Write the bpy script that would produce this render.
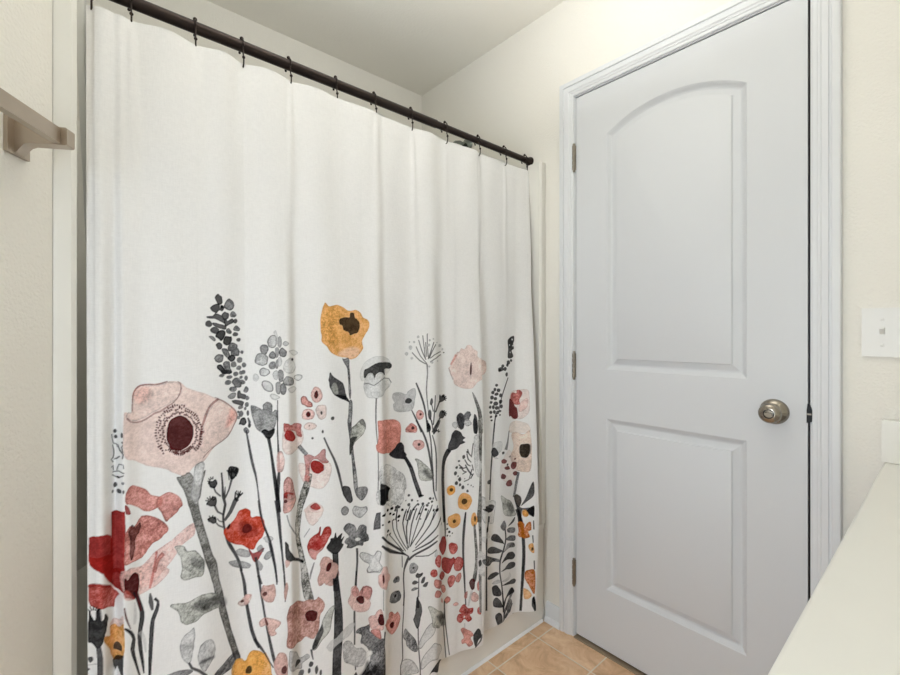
import bpy, bmesh, math, random
import numpy as np
from mathutils import Vector, Matrix
PI = math.pi
scn = bpy.context.scene
COL = scn.collection
for o in list(bpy.data.objects):
    bpy.data.objects.remove(o)

# ------------------------------------------------------------------ camera
cam_d = bpy.data.cameras.new('camera')
cam_d.sensor_fit = 'HORIZONTAL'; cam_d.sensor_width = 36.0
cam_d.lens = 36.0 * 441.0 / 900.0
cam_d.shift_y = -4.7 / 900.0
cam_d.clip_start = 0.02
cam = bpy.data.objects.new('camera', cam_d); COL.objects.link(cam)
cam.location = (0.944, -1.454, 1.146)
cam.rotation_euler = (PI / 2, 0, math.radians(48.96))
scn.camera = cam

# ------------------------------------------------------------------ world, lights, exposure
w = bpy.data.worlds.new('world'); scn.world = w; w.use_nodes = True
w.node_tree.nodes['Background'].inputs[0].default_value = (0.9, 0.95, 1.0, 1)
w.node_tree.nodes['Background'].inputs[1].default_value = 0.05
scn.view_settings.view_transform = 'Standard'
scn.view_settings.look = 'None'
scn.view_settings.gamma = 1.0
scn.view_settings.use_curve_mapping = False
scn.view_settings.exposure = 0.0

def area(name, loc, target, sx, sy, power, col):
    l = bpy.data.lights.new(name, 'AREA'); l.shape = 'RECTANGLE'; l.size = sx; l.size_y = sy
    l.energy = power; l.color = col
    o = bpy.data.objects.new(name, l); COL.objects.link(o); o.location = loc
    o.rotation_euler = (Vector(target) - Vector(loc)).to_track_quat('-Z', 'Y').to_euler()
    return o
def bulb(name, loc, r, power, col):
    l = bpy.data.lights.new(name, 'POINT'); l.shadow_soft_size = r; l.energy = power; l.color = col
    o = bpy.data.objects.new(name, l); COL.objects.link(o); o.location = loc; return o
area('ceiling_bounce_fill', (0.36, -0.88, 1.95), (0.36, -0.88, 2.43), 0.25, 0.25, 12.3, (0.985, 0.99, 1.0))  # unseen upward fill added to brighten the ceiling and curtain
area('near_wall_fill', (0.645, -2.08, 0.78), (-0.55, -0.75, 0.30), 0.40, 1.46, 18.6, (0.865, 0.985, 1.16))  # soft fill panel added at the solid near wall, no doorway there
bulb('vanity_light', (1.26, -1.30, 1.95), 0.08, 0.9, (0.98, 0.98, 1.0))

# ------------------------------------------------------------------ helpers
def lin(c):
    return tuple(((v / 255.0) / 12.92 if v <= 10.3 else ((v / 255.0 + 0.055) / 1.055) ** 2.4) for v in c)

def mat(name, rgb, rough=0.6, metal=0.0, bump=None, var=None, spec=0.5, coat=0.0):
    """procedural material: base colour varied by noise, optional noise bump (scale, strength, distance)"""
    m = bpy.data.materials.new(name); m.use_nodes = True
    nt = m.node_tree; b = nt.nodes['Principled BSDF']
    b.inputs['Roughness'].default_value = rough; b.inputs['Metallic'].default_value = metal
    b.inputs['Specular IOR Level'].default_value = spec
    b.inputs['Coat Weight'].default_value = coat
    tc = nt.nodes.new('ShaderNodeTexCoord')
    sc, am = var or (6.0, 0.015)
    n = nt.nodes.new('ShaderNodeTexNoise'); n.inputs['Scale'].default_value = sc; n.inputs['Detail'].default_value = 4
    nt.links.new(tc.outputs['Object'], n.inputs['Vector'])
    r = nt.nodes.new('ShaderNodeMix'); r.data_type = 'RGBA'
    c = lin(rgb)
    r.inputs[6].default_value = (*[max(0, v * (1 - am)) for v in c], 1)
    r.inputs[7].default_value = (*[min(1, v * (1 + am)) for v in c], 1)
    nt.links.new(n.outputs['Fac'], r.inputs[0]); nt.links.new(r.outputs[2], b.inputs['Base Color'])
    if bump:
        n2 = nt.nodes.new('ShaderNodeTexNoise'); n2.inputs['Scale'].default_value = bump[0]; n2.inputs['Detail'].default_value = 2.0
        nt.links.new(tc.outputs['Object'], n2.inputs['Vector'])
        bp = nt.nodes.new('ShaderNodeBump'); bp.inputs['Strength'].default_value = bump[1]; bp.inputs['Distance'].default_value = bump[2]
        nt.links.new(n2.outputs['Fac'], bp.inputs['Height']); nt.links.new(bp.outputs['Normal'], b.inputs['Normal'])
    return m

M = {}
M['wall'] = mat('cream_wall_paint', (237, 234, 225), 0.75, bump=(170, 0.6, 0.003), var=(3, 0.012))
M['ceiling'] = mat('ceiling_paint', (242, 239, 229), 0.9, bump=(120, 0.35, 0.002))
M['trim'] = mat('white_trim_paint', (224, 226, 227), 0.42, var=(5, 0.01))
M['door'] = mat('white_door_paint', (215, 217, 219), 0.45, bump=(260, 0.06, 0.001), var=(4, 0.01))
M['tub'] = mat('tub_enamel', (240, 238, 231), 0.22, var=(4, 0.01))
M['surround'] = mat('fibreglass_surround', (228, 226, 218), 0.4, var=(4, 0.01))
M['counter'] = mat('cultured_marble', (232, 230, 221), 0.3, var=(7, 0.02))
M['bronze'] = mat('oil_rubbed_bronze', (52, 43, 40), 0.36, 0.75, var=(40, 0.15))
M['nickel'] = mat('satin_nickel', (154, 147, 136), 0.22, 1.0, var=(60, 0.05))
M['brush'] = mat('brushed_nickel', (176, 164, 150), 0.34, 1.0, var=(60, 0.05))
M['hinge'] = mat('hinge_nickel', (150, 142, 130), 0.36, 1.0, var=(80, 0.15))
M['chrome'] = mat('chrome', (128, 136, 132), 0.10, 1.0, var=(30, 0.03))
M['plastic'] = mat('switch_plastic', (232, 231, 226), 0.35, var=(10, 0.01))
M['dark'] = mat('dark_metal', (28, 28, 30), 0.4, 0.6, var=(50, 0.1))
M['caulk'] = mat('white_caulk', (250, 249, 246), 0.6, var=(30, 0.02))
M['threshold'] = mat('threshold_strip', (150, 132, 110), 0.5, var=(25, 0.1))
M['cabinet'] = mat('cabinet_paint', (214, 210, 200), 0.45, var=(5, 0.01))
M['liner'] = mat('vinyl_liner', (231, 231, 225), 0.42, var=(9, 0.01))
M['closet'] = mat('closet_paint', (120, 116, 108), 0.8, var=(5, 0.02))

def tile_material():
    m = bpy.data.materials.new('ceramic_floor_tile'); m.use_nodes = True
    nt = m.node_tree; N = nt.nodes; L = nt.links; b = N['Principled BSDF']
    tc = N.new('ShaderNodeTexCoord'); sep = N.new('ShaderNodeSeparateXYZ'); L.new(tc.outputs['Object'], sep.inputs[0])
    def math_(op, a, v=None, c=None):
        n = N.new('ShaderNodeMath'); n.operation = op
        for i, x in enumerate((a, v, c)):
            if x is None: continue
            if isinstance(x, (int, float)): n.inputs[i].default_value = x
            else: L.new(x, n.inputs[i])
        return n.outputs[0]
    masks = []; ids = []
    for ax, off, per in ((0, -0.087, 0.219), (1, -0.117, 0.226)):
        q = math_('DIVIDE', math_('SUBTRACT', sep.outputs[ax], off), per)
        f = math_('FRACT', math_('ADD', q, 100.0))
        d = math_('MULTIPLY', math_('MINIMUM', f, math_('SUBTRACT', 1.0, f)), per)
        mr = N.new('ShaderNodeMapRange'); mr.inputs[1].default_value = 0.0012; mr.inputs[2].default_value = 0.0032
        L.new(d, mr.inputs[0]); masks.append(mr.outputs[0]); ids.append(math_('FLOOR', math_('ADD', q, 100.0)))
    tilem = math_('MULTIPLY', masks[0], masks[1])
    cmb = N.new('ShaderNodeCombineXYZ'); L.new(ids[0], cmb.inputs[0]); L.new(ids[1], cmb.inputs[1])
    wn = N.new('ShaderNodeTexWhiteNoise'); L.new(cmb.outputs[0], wn.inputs['Vector'])
    add = N.new('ShaderNodeVectorMath'); add.operation = 'ADD'
    sc = N.new('ShaderNodeVectorMath'); sc.operation = 'SCALE'; sc.inputs[3].default_value = 7.0
    L.new(wn.outputs['Color'], sc.inputs[0]); L.new(tc.outputs['Object'], add.inputs[0]); L.new(sc.outputs[0], add.inputs[1])
    n1 = N.new('ShaderNodeTexNoise'); n1.inputs['Scale'].default_value = 14; n1.inputs['Detail'].default_value = 7; n1.inputs['Roughness'].default_value = 0.65; n1.inputs['Distortion'].default_value = 0.6
    L.new(add.outputs[0], n1.inputs['Vector'])
    ramp = N.new('ShaderNodeValToRGB'); e = ramp.color_ramp.elements
    e[0].position = 0.33; e[0].color = (*lin((196, 156, 118)), 1); e[1].position = 0.70; e[1].color = (*lin((246, 214, 178)), 1)
    mid = ramp.color_ramp.elements.new(0.5); mid.color = (*lin((226, 186, 147)), 1)
    L.new(n1.outputs['Fac'], ramp.inputs[0])
    mx = N.new('ShaderNodeMix'); mx.data_type = 'RGBA'
    L.new(tilem, mx.inputs[0]); mx.inputs[6].default_value = (*lin((234, 222, 204)), 1); L.new(ramp.outputs[0], mx.inputs[7])
    L.new(mx.outputs[2], b.inputs['Base Color']); b.inputs['Roughness'].default_value = 0.42
    bp = N.new('ShaderNodeBump'); bp.inputs['Strength'].default_value = 0.5; bp.inputs['Distance'].default_value = 0.0015
    L.new(tilem, bp.inputs['Height']); L.new(bp.outputs['Normal'], b.inputs['Normal'])
    return m
M['tile'] = tile_material()

def cloth_material():
    m = bpy.data.materials.new('printed_cotton'); m.use_nodes = True
    nt = m.node_tree; N = nt.nodes; L = nt.links; b = N['Principled BSDF']
    at = N.new('ShaderNodeAttribute'); at.attribute_name = 'print'
    b.inputs['Roughness'].default_value = 0.9; b.inputs['Specular IOR Level'].default_value = 0.04
    tc = N.new('ShaderNodeTexCoord')
    wv = N.new('ShaderNodeTexNoise'); wv.inputs['Scale'].default_value = 1.0; wv.inputs['Detail'].default_value = 3
    mp = N.new('ShaderNodeMapping'); mp.inputs['Scale'].default_value = (300, 520, 60)
    mp2 = N.new('ShaderNodeMapping'); mp2.inputs['Scale'].default_value = (60, 90, 500)
    wv2 = N.new('ShaderNodeTexNoise'); wv2.inputs['Scale'].default_value = 1.0; wv2.inputs['Detail'].default_value = 2
    L.new(tc.outputs['Object'], mp.inputs[0]); L.new(mp.outputs[0], wv.inputs['Vector'])
    L.new(tc.outputs['Object'], mp2.inputs[0]); L.new(mp2.outputs[0], wv2.inputs['Vector'])
    ad = N.new('ShaderNodeMath'); ad.operation = 'ADD'; L.new(wv.outputs['Fac'], ad.inputs[0]); L.new(wv2.outputs['Fac'], ad.inputs[1])
    mr = N.new('ShaderNodeMapRange'); mr.inputs[1].default_value = 0.6; mr.inputs[2].default_value = 1.4
    mr.inputs[3].default_value = 0.94; mr.inputs[4].default_value = 1.03
    L.new(ad.outputs[0], mr.inputs[0])
    sc = N.new('ShaderNodeVectorMath'); sc.operation = 'SCALE'
    L.new(at.outputs['Color'], sc.inputs[0]); L.new(mr.outputs[0], sc.inputs[3]); L.new(sc.outputs[0], b.inputs['Base Color'])
    bp = N.new('ShaderNodeBump'); bp.inputs['Strength'].default_value = 0.15; bp.inputs['Distance'].default_value = 0.0008
    L.new(ad.outputs[0], bp.inputs['Height']); L.new(bp.outputs['Normal'], b.inputs['Normal'])
    tr = N.new('ShaderNodeBsdfTranslucent'); L.new(sc.outputs[0], tr.inputs[0])
    ms = N.new('ShaderNodeMixShader'); ms.inputs[0].default_value = 0.12
    L.new(b.outputs[0], ms.inputs[1]); L.new(tr.outputs[0], ms.inputs[2]); L.new(ms.outputs[0], N['Material Output'].inputs[0])
    return m
M['cloth'] = cloth_material()

def tag(o, label, cat, group=None, kind=None):
    o['label'] = label; o['category'] = cat
    if group: o['group'] = group
    if kind: o['kind'] = kind
    return o

def link(name, me, m, parent=None, smooth=None):
    o = bpy.data.objects.new(name, me); COL.objects.link(o)
    if m is not None: me.materials.append(m)
    if parent: o.parent = parent
    if smooth is not None:
        for p in me.polygons: p.use_smooth = True
        me.set_sharp_from_angle(angle=math.radians(smooth))
    return o

def obj(name, bm, m, parent=None, smooth=None, bevel=0.0, seg=2):
    if bevel:
        bmesh.ops.bevel(bm, geom=[e for e in bm.edges if e.is_manifold and e.calc_face_angle(0) > 0.5], offset=bevel, segments=seg, affect='EDGES', profile=0.5)
        smooth = smooth or 40
    bmesh.ops.recalc_face_normals(bm, faces=bm.faces[:])
    me = bpy.data.meshes.new(name); bm.to_mesh(me); bm.free()
    return link(name, me, m, parent, smooth)

def empty(name, loc=(0, 0, 0), parent=None):
    o = bpy.data.objects.new(name, None); COL.objects.link(o); o.location = loc; o.empty_display_size = 0.05
    if parent: o.parent = parent
    return o

def box(bm, x0, x1, y0, y1, z0, z1):
    v = [bm.verts.new(p) for p in ((x0,y0,z0),(x1,y0,z0),(x1,y1,z0),(x0,y1,z0),(x0,y0,z1),(x1,y0,z1),(x1,y1,z1),(x0,y1,z1))]
    for f in ((0,3,2,1),(4,5,6,7),(0,1,5,4),(1,2,6,5),(2,3,7,6),(3,0,4,7)):
        bm.faces.new([v[i] for i in f])
    return v

def boxm(*a):
    bm = bmesh.new(); box(bm, *a); return bm

def lathe(bm, prof, origin, axis, n=32):
    """prof: (radius, distance along axis); closed at radius 0"""
    q = Vector(axis).normalized().to_track_quat('Z', 'Y').to_matrix(); o = Vector(origin); rings = []
    for r, d in prof:
        if r < 1e-6: rings.append([bm.verts.new(o + q @ Vector((0, 0, d)))])
        else: rings.append([bm.verts.new(o + q @ Vector((r*math.cos(2*PI*i/n), r*math.sin(2*PI*i/n), d))) for i in range(n)])
    for a, b in zip(rings, rings[1:]):
        for i in range(n):
            j = (i+1) % n
            if len(a) == 1 and len(b) == 1: continue
            if len(a) == 1: bm.faces.new((a[0], b[i], b[j]))
            elif len(b) == 1: bm.faces.new((a[i], a[j], b[0]))
            else: bm.faces.new((a[i], a[j], b[j], b[i]))

def tube(bm, pts, r, n=10):
    pts = [Vector(p) for p in pts]; prev = None; rings = []
    for k, p in enumerate(pts):
        t = (pts[min(k+1, len(pts)-1)] - pts[max(k-1, 0)]).normalized()
        if prev is None:
            u = t.orthogonal().normalized()
        else:
            u = (prev - t * prev.dot(t)).normalized()
        prev = u; v = t.cross(u)
        rr = r[k] if isinstance(r, (list, tuple)) else r
        rings.append([bm.verts.new(p + u*rr*math.cos(2*PI*i/n) + v*rr*math.sin(2*PI*i/n)) for i in range(n)])
    for a, b in zip(rings, rings[1:]):
        for i in range(n): bm.faces.new((a[i], a[(i+1) % n], b[(i+1) % n], b[i]))
    bm.faces.new(rings[0][::-1]); bm.faces.new(rings[-1])

def extrude_poly(bm, pts, vec):
    """closed prism from a planar polygon of 3D points"""
    a = [bm.verts.new(p) for p in pts]; b = [bm.verts.new(Vector(p) + Vector(vec)) for p in pts]
    bm.faces.new(a); bm.faces.new(b[::-1]); n = len(a)
    for i in range(n): bm.faces.new((a[i], b[i], b[(i+1) % n], a[(i+1) % n]))

def sphere(bm, c, r, n=16):
    lathe(bm, [(r*math.sin(PI*i/10), -r*math.cos(PI*i/10)) for i in range(11)], c, (0, 0, 1), n)

# ------------------------------------------------------------------ room shell
CEIL = 2.43
XB = -0.959            # wall behind the tub
XR = 1.385             # wall behind the vanity
YN = -2.12             # wall behind the photographer
TUBY = -1.476          # left end of the tub alcove
WA = Vector((0.864, -0.503))                # direction of the angled left wall
WA.normalize()
A0 = Vector((-0.1385, TUBY + 0.003)); A1 = A0 + WA * 0.66

tag(obj('floor', boxm(-1.10, 1.50, -2.25, 0.75, -0.06, 0.0), M['tile']), 'tan mottled ceramic tile floor with pale grout lines', 'floor', kind='structure')
tag(obj('ceiling', boxm(-1.10, 1.50, -2.25, 0.75, CEIL, CEIL + 0.06), M['ceiling']), 'flat pale textured ceiling above the curtain and door', 'ceiling', kind='structure')
bm = bmesh.new()
JX0, JX1, DTOP = -0.0215, 0.7145, 2.052      # rough opening
box(bm, XB - 0.1, JX0, 0, 0.115, 0, CEIL); box(bm, JX1, XR + 0.1, 0, 0.115, 0, CEIL); box(bm, JX0, JX1, 0, 0.115, DTOP, CEIL)
tag(obj('wall_end', bm, M['wall']), 'cream painted wall around the white door', 'wall', kind='structure')
tag(obj('wall_back', boxm(XB - 0.1, XB, TUBY - 0.1, 0, 0, CEIL), M['wall']), 'cream wall above the tub behind the curtain rod', 'wall', kind='structure')
tag(obj('wall_right', boxm(XR, XR + 0.1, YN - 0.1, 0, 0, CEIL), M['wall']), 'cream wall behind the vanity counter', 'wall', kind='structure')
tag(obj('wall_near', boxm(A1.x - 0.1, XR, YN - 0.1, YN, 0, CEIL), M['wall']), 'cream wall behind the photographer', 'wall', kind='structure')
bm = bmesh.new()
foot = [(XB, TUBY), (A0.x, TUBY), (A0.x, A0.y), (A1.x, A1.y), (A1.x, YN), (A1.x - 0.1, YN), (A1.x - 0.1, A1.y - 0.06), (A0.x - 0.05, TUBY - 0.1), (XB, TUBY - 0.1)]
extrude_poly(bm, [(x, y, 0) for x, y in foot], (0, 0, CEIL))
tag(obj('wall_left', bm, M['wall']), 'cream orange peel textured wall carrying the towel bar', 'wall', kind='structure')
bm = bmesh.new()
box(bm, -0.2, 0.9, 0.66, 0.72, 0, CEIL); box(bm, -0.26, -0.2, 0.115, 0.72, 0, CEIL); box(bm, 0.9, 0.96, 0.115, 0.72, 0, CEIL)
tag(obj('wall_light_block', bm, M['closet']), 'dark closet shell added behind the door to block stray light', 'wall', kind='structure')  # added so no world light leaks through the door gaps

# baseboard between tub and door casing
prof = [(0, 0), (-0.022, 0), (-0.021, 0.010), (-0.017, 0.017), (-0.0125, 0.020), (-0.0125, 0.052), (-0.010, 0.060), (-0.0095, 0.066), (-0.005, 0.073), (0, 0.074)]
bm = bmesh.new(); extrude_poly(bm, [(-0.1325, y, z) for y, z in prof], (0.1325 - 0.0635, 0, 0))
tag(obj('baseboard_end', bm, M['trim'], smooth=35), 'short white baseboard between tub and door casing', 'baseboard', kind='structure')
bm = bmesh.new(); extrude_poly(bm, [(0.7605, y, z) for y, z in prof], (0.10, 0, 0))
tag(obj('baseboard_right', bm, M['trim'], smooth=35), 'white baseboard between door casing and vanity cabinet', 'baseboard', kind='structure')

# door casing and jamb (one frame)
bm = bmesh.new()
CX0, CX1, CZ = -0.0065, 0.7005, 2.0400       # inner edge of the casing
cas = [(0.0, 0), (0.0, -0.008), (0.002, -0.0095), (0.010, -0.0095), (0.0112, -0.0120), (0.016, -0.0128), (0.020, -0.0160), (0.033, -0.0172), (0.0345, -0.0140), (0.0380, -0.0140), (0.0395, -0.0190), (0.052, -0.0195), (0.056, -0.0180), (0.0575, -0.0140), (0.0575, 0)]
rows = []
for d, y in cas:
    rows.append([bm.verts.new(p) for p in ((CX0 - d, y, 0), (CX0 - d, y, CZ + d), (CX1 + d, y, CZ + d), (CX1 + d, y, 0))])
for a, b in zip(rows, rows[1:] + rows[:1]):
    for i in range(3): bm.faces.new((a[i], a[i+1], b[i+1], b[i]))
bm.faces.new([r[0] for r in rows]); bm.faces.new([r[3] for r in rows][::-1])
frame = obj('trim_1', bm, M['trim'], smooth=28)
tag(frame, 'white moulded door casing around the panel door', 'door frame', kind='structure')
bm = bmesh.new()
box(bm, JX0, -0.003, 0.0, 0.115, 0, 2.0365); box(bm, 0.6955, JX1, 0.0, 0.115, 0, 2.0365); box(bm, JX0, JX1, 0.0, 0.115, 2.0365, DTOP)
box(bm, -0.003, 0.010, 0.0375, 0.075, 0, 2.0365); box(bm, 0.683, 0.6955, 0.0375, 0.075, 0, 2.0365); box(bm, 0.010, 0.683, 0.0375, 0.075, 2.024, 2.0365)
obj('jamb', bm, M['trim'], frame)
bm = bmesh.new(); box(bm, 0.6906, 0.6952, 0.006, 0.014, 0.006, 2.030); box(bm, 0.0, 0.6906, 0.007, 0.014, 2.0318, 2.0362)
obj('gap_shade_strip', bm, M['dark'], frame)  # black strip added in the side and top gaps as their shade
bm = bmesh.new(); extrude_poly(bm, [(0.6885, -0.0055, 0.912), (0.6990, -0.0055, 0.916), (0.7000, -0.0055, 0.944), (0.6950, -0.0055, 0.962), (0.6905, -0.0055, 0.962), (0.6885, -0.0055, 0.944)], (0, 0.005, 0))
sp = obj('strike_plate', bm, M['dark'], frame, bevel=0.001)
bm = boxm(0.6892, 0.6985, -0.0075, -0.0050, 0.9335, 0.9375); obj('latch_bolt', bm, M['hinge'], sp, bevel=0.0008)
tag(obj('trim_2', boxm(-0.002, 0.694, -0.014, 0.03, 0.0, 0.003), M['threshold'], bevel=0.001), 'thin brown threshold strip under the white door', 'threshold', kind='structure')

# ------------------------------------------------------------------ door
DW, DH, DZ = 0.690, 2.0195, 0.012
def rect_ring(x0, x1, z0, z1, d, n=0):
    return [(x0+d, z0+d), (x1-d, z0+d), (x1-d, z1-d), (x0+d, z1-d)]
def arch_ring(x0, x1, z0, ztop, rise, d, n=28):
    hw = (x1-x0)/2; R = (hw*hw + rise*rise) / (2*rise); cx = (x0+x1)/2; cz = ztop - R
    p = [(x0+d, z0+d), (x1-d, z0+d)]
    a = math.asin((hw-d) / (R-d))
    for i in range(n+1):
        t = a - 2*a*i/n
        p.append((cx + (R-d)*math.sin(t), cz + (R-d)*math.cos(t)))
    return p
bm = bmesh.new()
PROF = [(0, 0), (0.0015, 0.0014), (0.005, 0.0030), (0.012, 0.0112), (0.015, 0.0128), (0.019, 0.0132), (0.037, 0.0058), (0.0388, 0.0014), (0.0405, 0.0008)]
inner_edges = []
for fn, args in ((rect_ring, (0.123, 0.554, 0.230, 0.840)), (arch_ring, (0.123, 0.554, 1.0155, 1.918, 0.062))):
    prev = None
    for d, dep in PROF:
        cur = [bm.verts.new((x, dep, z)) for x, z in fn(*args, d)]
        if prev:
            for i in range(len(cur)):
                j = (i+1) % len(cur); bm.faces.new((prev[i], prev[j], cur[j], cur[i]))
        else:
            first = cur
        prev = cur
    bm.faces.new(prev)
    inner_edges += [bm.edges.get((first[i], first[(i+1) % len(first)])) for i in range(len(first))]
o4 = [bm.verts.new(p) for p in ((0, 0, DZ), (DW, 0, DZ), (DW, 0, DZ+DH), (0, 0, DZ+DH))]
oe = [bm.edges.new((o4[i], o4[(i+1) % 4])) for i in range(4)]
bmesh.ops.triangle_fill(bm, edges=oe + inner_edges, use_beauty=True, use_dissolve=False)
b4 = [bm.verts.new((v.co.x, 0.035, v.co.z)) for v in o4]
for i in range(4): bm.faces.new((o4[i], b4[i], b4[(i+1) % 4], o4[(i+1) % 4]))
bm.faces.new(b4)
door = obj('door_1', bm, M['door'], smooth=24)
tag(door, 'white two panel interior door with arched upper panel', 'door', kind='structure')
for zc in (0.243, 1.024, 1.808):
    bm = bmesh.new()
    for k in range(5):
        z0 = zc - 0.047 + k*0.0188
        lathe(bm, [(0, z0), (0.0062, z0), (0.0068, z0+0.001), (0.0068, z0+0.0158), (0.0046, z0+0.0160), (0.0046, z0+0.0188), (0, z0+0.0188)], (-0.0055, -0.0065, 0), (0, 0, 1), 16)
    box(bm, -0.0022, -0.0002, -0.004, 0.03, zc-0.0445, zc+0.0445)
    h = obj('hinge', bm, M['hinge'], door, smooth=40)
    bm = bmesh.new(); lathe(bm, [(0, -0.0555), (0.003, -0.055), (0.0052, -0.0515), (0.0052, -0.0475), (0, -0.0475)], (-0.0055, -0.0065, zc), (0, 0, 1), 16)
    lathe(bm, [(0, 0.0475), (0.0052, 0.0475), (0.0052, 0.050), (0.0035, 0.0525), (0, 0.053)], (-0.0055, -0.0065, zc), (0, 0, 1), 16)
    obj('pin', bm, M['hinge'], h, smooth=40)
KX, KZ = 0.6185, 0.932
bm = bmesh.new()
lathe(bm, [(0, -0.058), (0.009, -0.058), (0.014, -0.0575), (0.0215, -0.055), (0.0255, -0.050), (0.0262, -0.045), (0.0245, -0.038), (0.019, -0.031), (0.0145, -0.027), (0.0135, -0.022), (0.0145, -0.018), (0.0145, -0.0)], (KX, 0, KZ), (0, 1, 0), 40)
knob = obj('door_knob', bm, M['nickel'], door, smooth=50)
bm = bmesh.new()
lathe(bm, [(0, -0.0), (0.034, -0.0), (0.034, -0.0035), (0.0325, -0.006), (0.028, -0.0115), (0.020, -0.0160), (0.0150, -0.0165), (0, -0.0165)], (KX, -0.0002, KZ), (0, 1, 0), 40)
obj('rosette', bm, M['nickel'], knob, smooth=50)
bm = bmesh.new()
lathe(bm, [(0.0125, -0.0575), (0.0125, -0.0592), (0.0112, -0.0602), (0.0102, -0.0596), (0.0098, -0.0575)], (KX, 0, KZ), (0, 1, 0), 32)
obj('lock_ring', bm, M['dark'], knob, smooth=40)
bm = boxm(KX-0.0085, KX+0.0085, -0.0655, -0.0575, KZ-0.0032, KZ+0.0032)
obj('lock_button', bm, M['nickel'], knob, bevel=0.0025, seg=3)

# ------------------------------------------------------------------ bathtub and surround
bm = bmesh.new()
TX0, TX1, TY0, TY1, RIM = -0.955, -0.140, -1.4727, -0.002, 0.385
def rr(x0, x1, y0, y1, r, z, n=8):
    p = []
    for cx, cy, a0 in ((x1-r, y1-r, 0), (x0+r, y1-r, 90), (x0+r, y0+r, 180), (x1-r, y0+r, 270)):
        for i in range(n+1):
            a = math.radians(a0 + 90*i/n); p.append((cx + r*math.cos(a), cy + r*math.sin(a), z))
    return p
rings = [rr(TX0, TX1, TY0, TY1, 0.006, 0.0), rr(TX0, TX1, TY0, TY1, 0.006, 0.03), rr(TX0, TX1-0.006, TY0, TY1, 0.006, 0.05), rr(TX0, TX1-0.008, TY0, TY1, 0.006, RIM-0.03), rr(TX0, TX1-0.002, TY0, TY1, 0.006, RIM-0.018), rr(TX0, TX1-0.004, TY0, TY1, 0.008, RIM-0.004),
         rr(TX0, TX1-0.010, TY0+0.004, TY1-0.004, 0.01, RIM), rr(TX0+0.07, TX1-0.085, TY0+0.09, TY1-0.10, 0.13, RIM), rr(TX0+0.08, TX1-0.10, TY0+0.10, TY1-0.11, 0.13, RIM-0.012), rr(TX0+0.12, TX1-0.135, TY0+0.19, TY1-0.14, 0.12, 0.12), rr(TX0+0.16, TX1-0.18, TY0+0.26, TY1-0.19, 0.09, 0.075)]
vr = [[bm.verts.new(p) for p in r] for r in rings]
for a, b in zip(vr, vr[1:]):
    n = len(a)
    for i in range(n): bm.faces.new((a[i], a[(i+1) % n], b[(i+1) % n], b[i]))
bm.faces.new(vr[-1]); bm.faces.new(vr[0][::-1])
tag(obj('bathtub', bm, M['tub'], smooth=40), 'white bathtub with its apron showing below the curtain hem', 'bathtub')
bm = bmesh.new()
SF = 0.034
bm.free()
ts = empty('tub_surround', (-0.55, -0.74, RIM))
tag(ts, 'white three sided shower surround standing on the tub rim', 'shower surround')
def panel(name, pts):
    bm = bmesh.new(); extrude_poly(bm, [(x + 0.55, y + 0.74, 0.0005) for x, y in pts], (0, 0, 1.825 - RIM))
    obj(name, bm, M['surround'], ts, bevel=0.0025)
panel('side_panel', [(-0.140, TY1), (TX0, TY1), (TX0, TY1-0.07), (-0.925, TY1-0.07), (-0.90, TY1-0.045), (-0.146, TY1-SF), (-0.1385, TY1-SF+0.008), (-0.1385, TY1-0.005)])
panel('side_panel', [(-0.140, TY0), (-0.1385, TY0+0.005), (-0.1385, TY0+SF-0.008), (-0.146, TY0+SF), (-0.90, TY0+0.045), (-0.925, TY0+0.07), (TX0, TY0+0.07), (TX0, TY0)])
panel('back_panel', [(-0.925, TY0+0.0705), (-0.925, TY1-0.0705), (TX0, TY1-0.0705), (TX0, TY0+0.0705)])
bm = bmesh.new(); extrude_poly(bm, [(-0.1395, TY0, 0), (-0.1315, TY0, 0), (-0.1322, TY0, 0.004), (-0.1355, TY0, 0.0070), (-0.1395, TY0, 0.008)], (0, TY1 - 0.024 - TY0, 0))
tag(obj('trim_3', bm, M['caulk'], smooth=50), 'white caulk bead where the tub apron meets the tiles', 'caulk', kind='structure')

# shower head on the end wall
sh = empty('shower_fixture', (-0.60, 0, 2.045))
tag(sh, 'chrome shower head and arm peeking over the curtain top', 'shower head')
bm = bmesh.new(); lathe(bm, [(0, 0.0), (0.036, 0.0), (0.036, -0.003), (0.033, -0.006), (0.026, -0.007), (0.022, -0.011), (0.013, -0.014), (0, -0.014)], (0, 0, 0), (0, 1, 0), 32)
obj('wall_flange', bm, M['chrome'], sh, smooth=40)
bm = bmesh.new(); tube(bm, [(0, -0.005, 0), (0, -0.05, 0.002), (0, -0.075, -0.006), (0, -0.095, -0.024), (0, -0.125, -0.062)], 0.0085, 14)
obj('shower_arm', bm, M['chrome'], sh, smooth=60)
bm = bmesh.new(); lathe(bm, [(0, -0.005), (0.011, -0.004), (0.014, 0.006), (0.013, 0.016), (0.026, 0.038), (0.036, 0.050), (0.037, 0.056), (0.034, 0.060), (0, 0.060)], (0, -0.122, -0.058), (0, -0.6, -0.8), 32)
obj('spray_head', bm, M['chrome'], sh, smooth=40)

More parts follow.
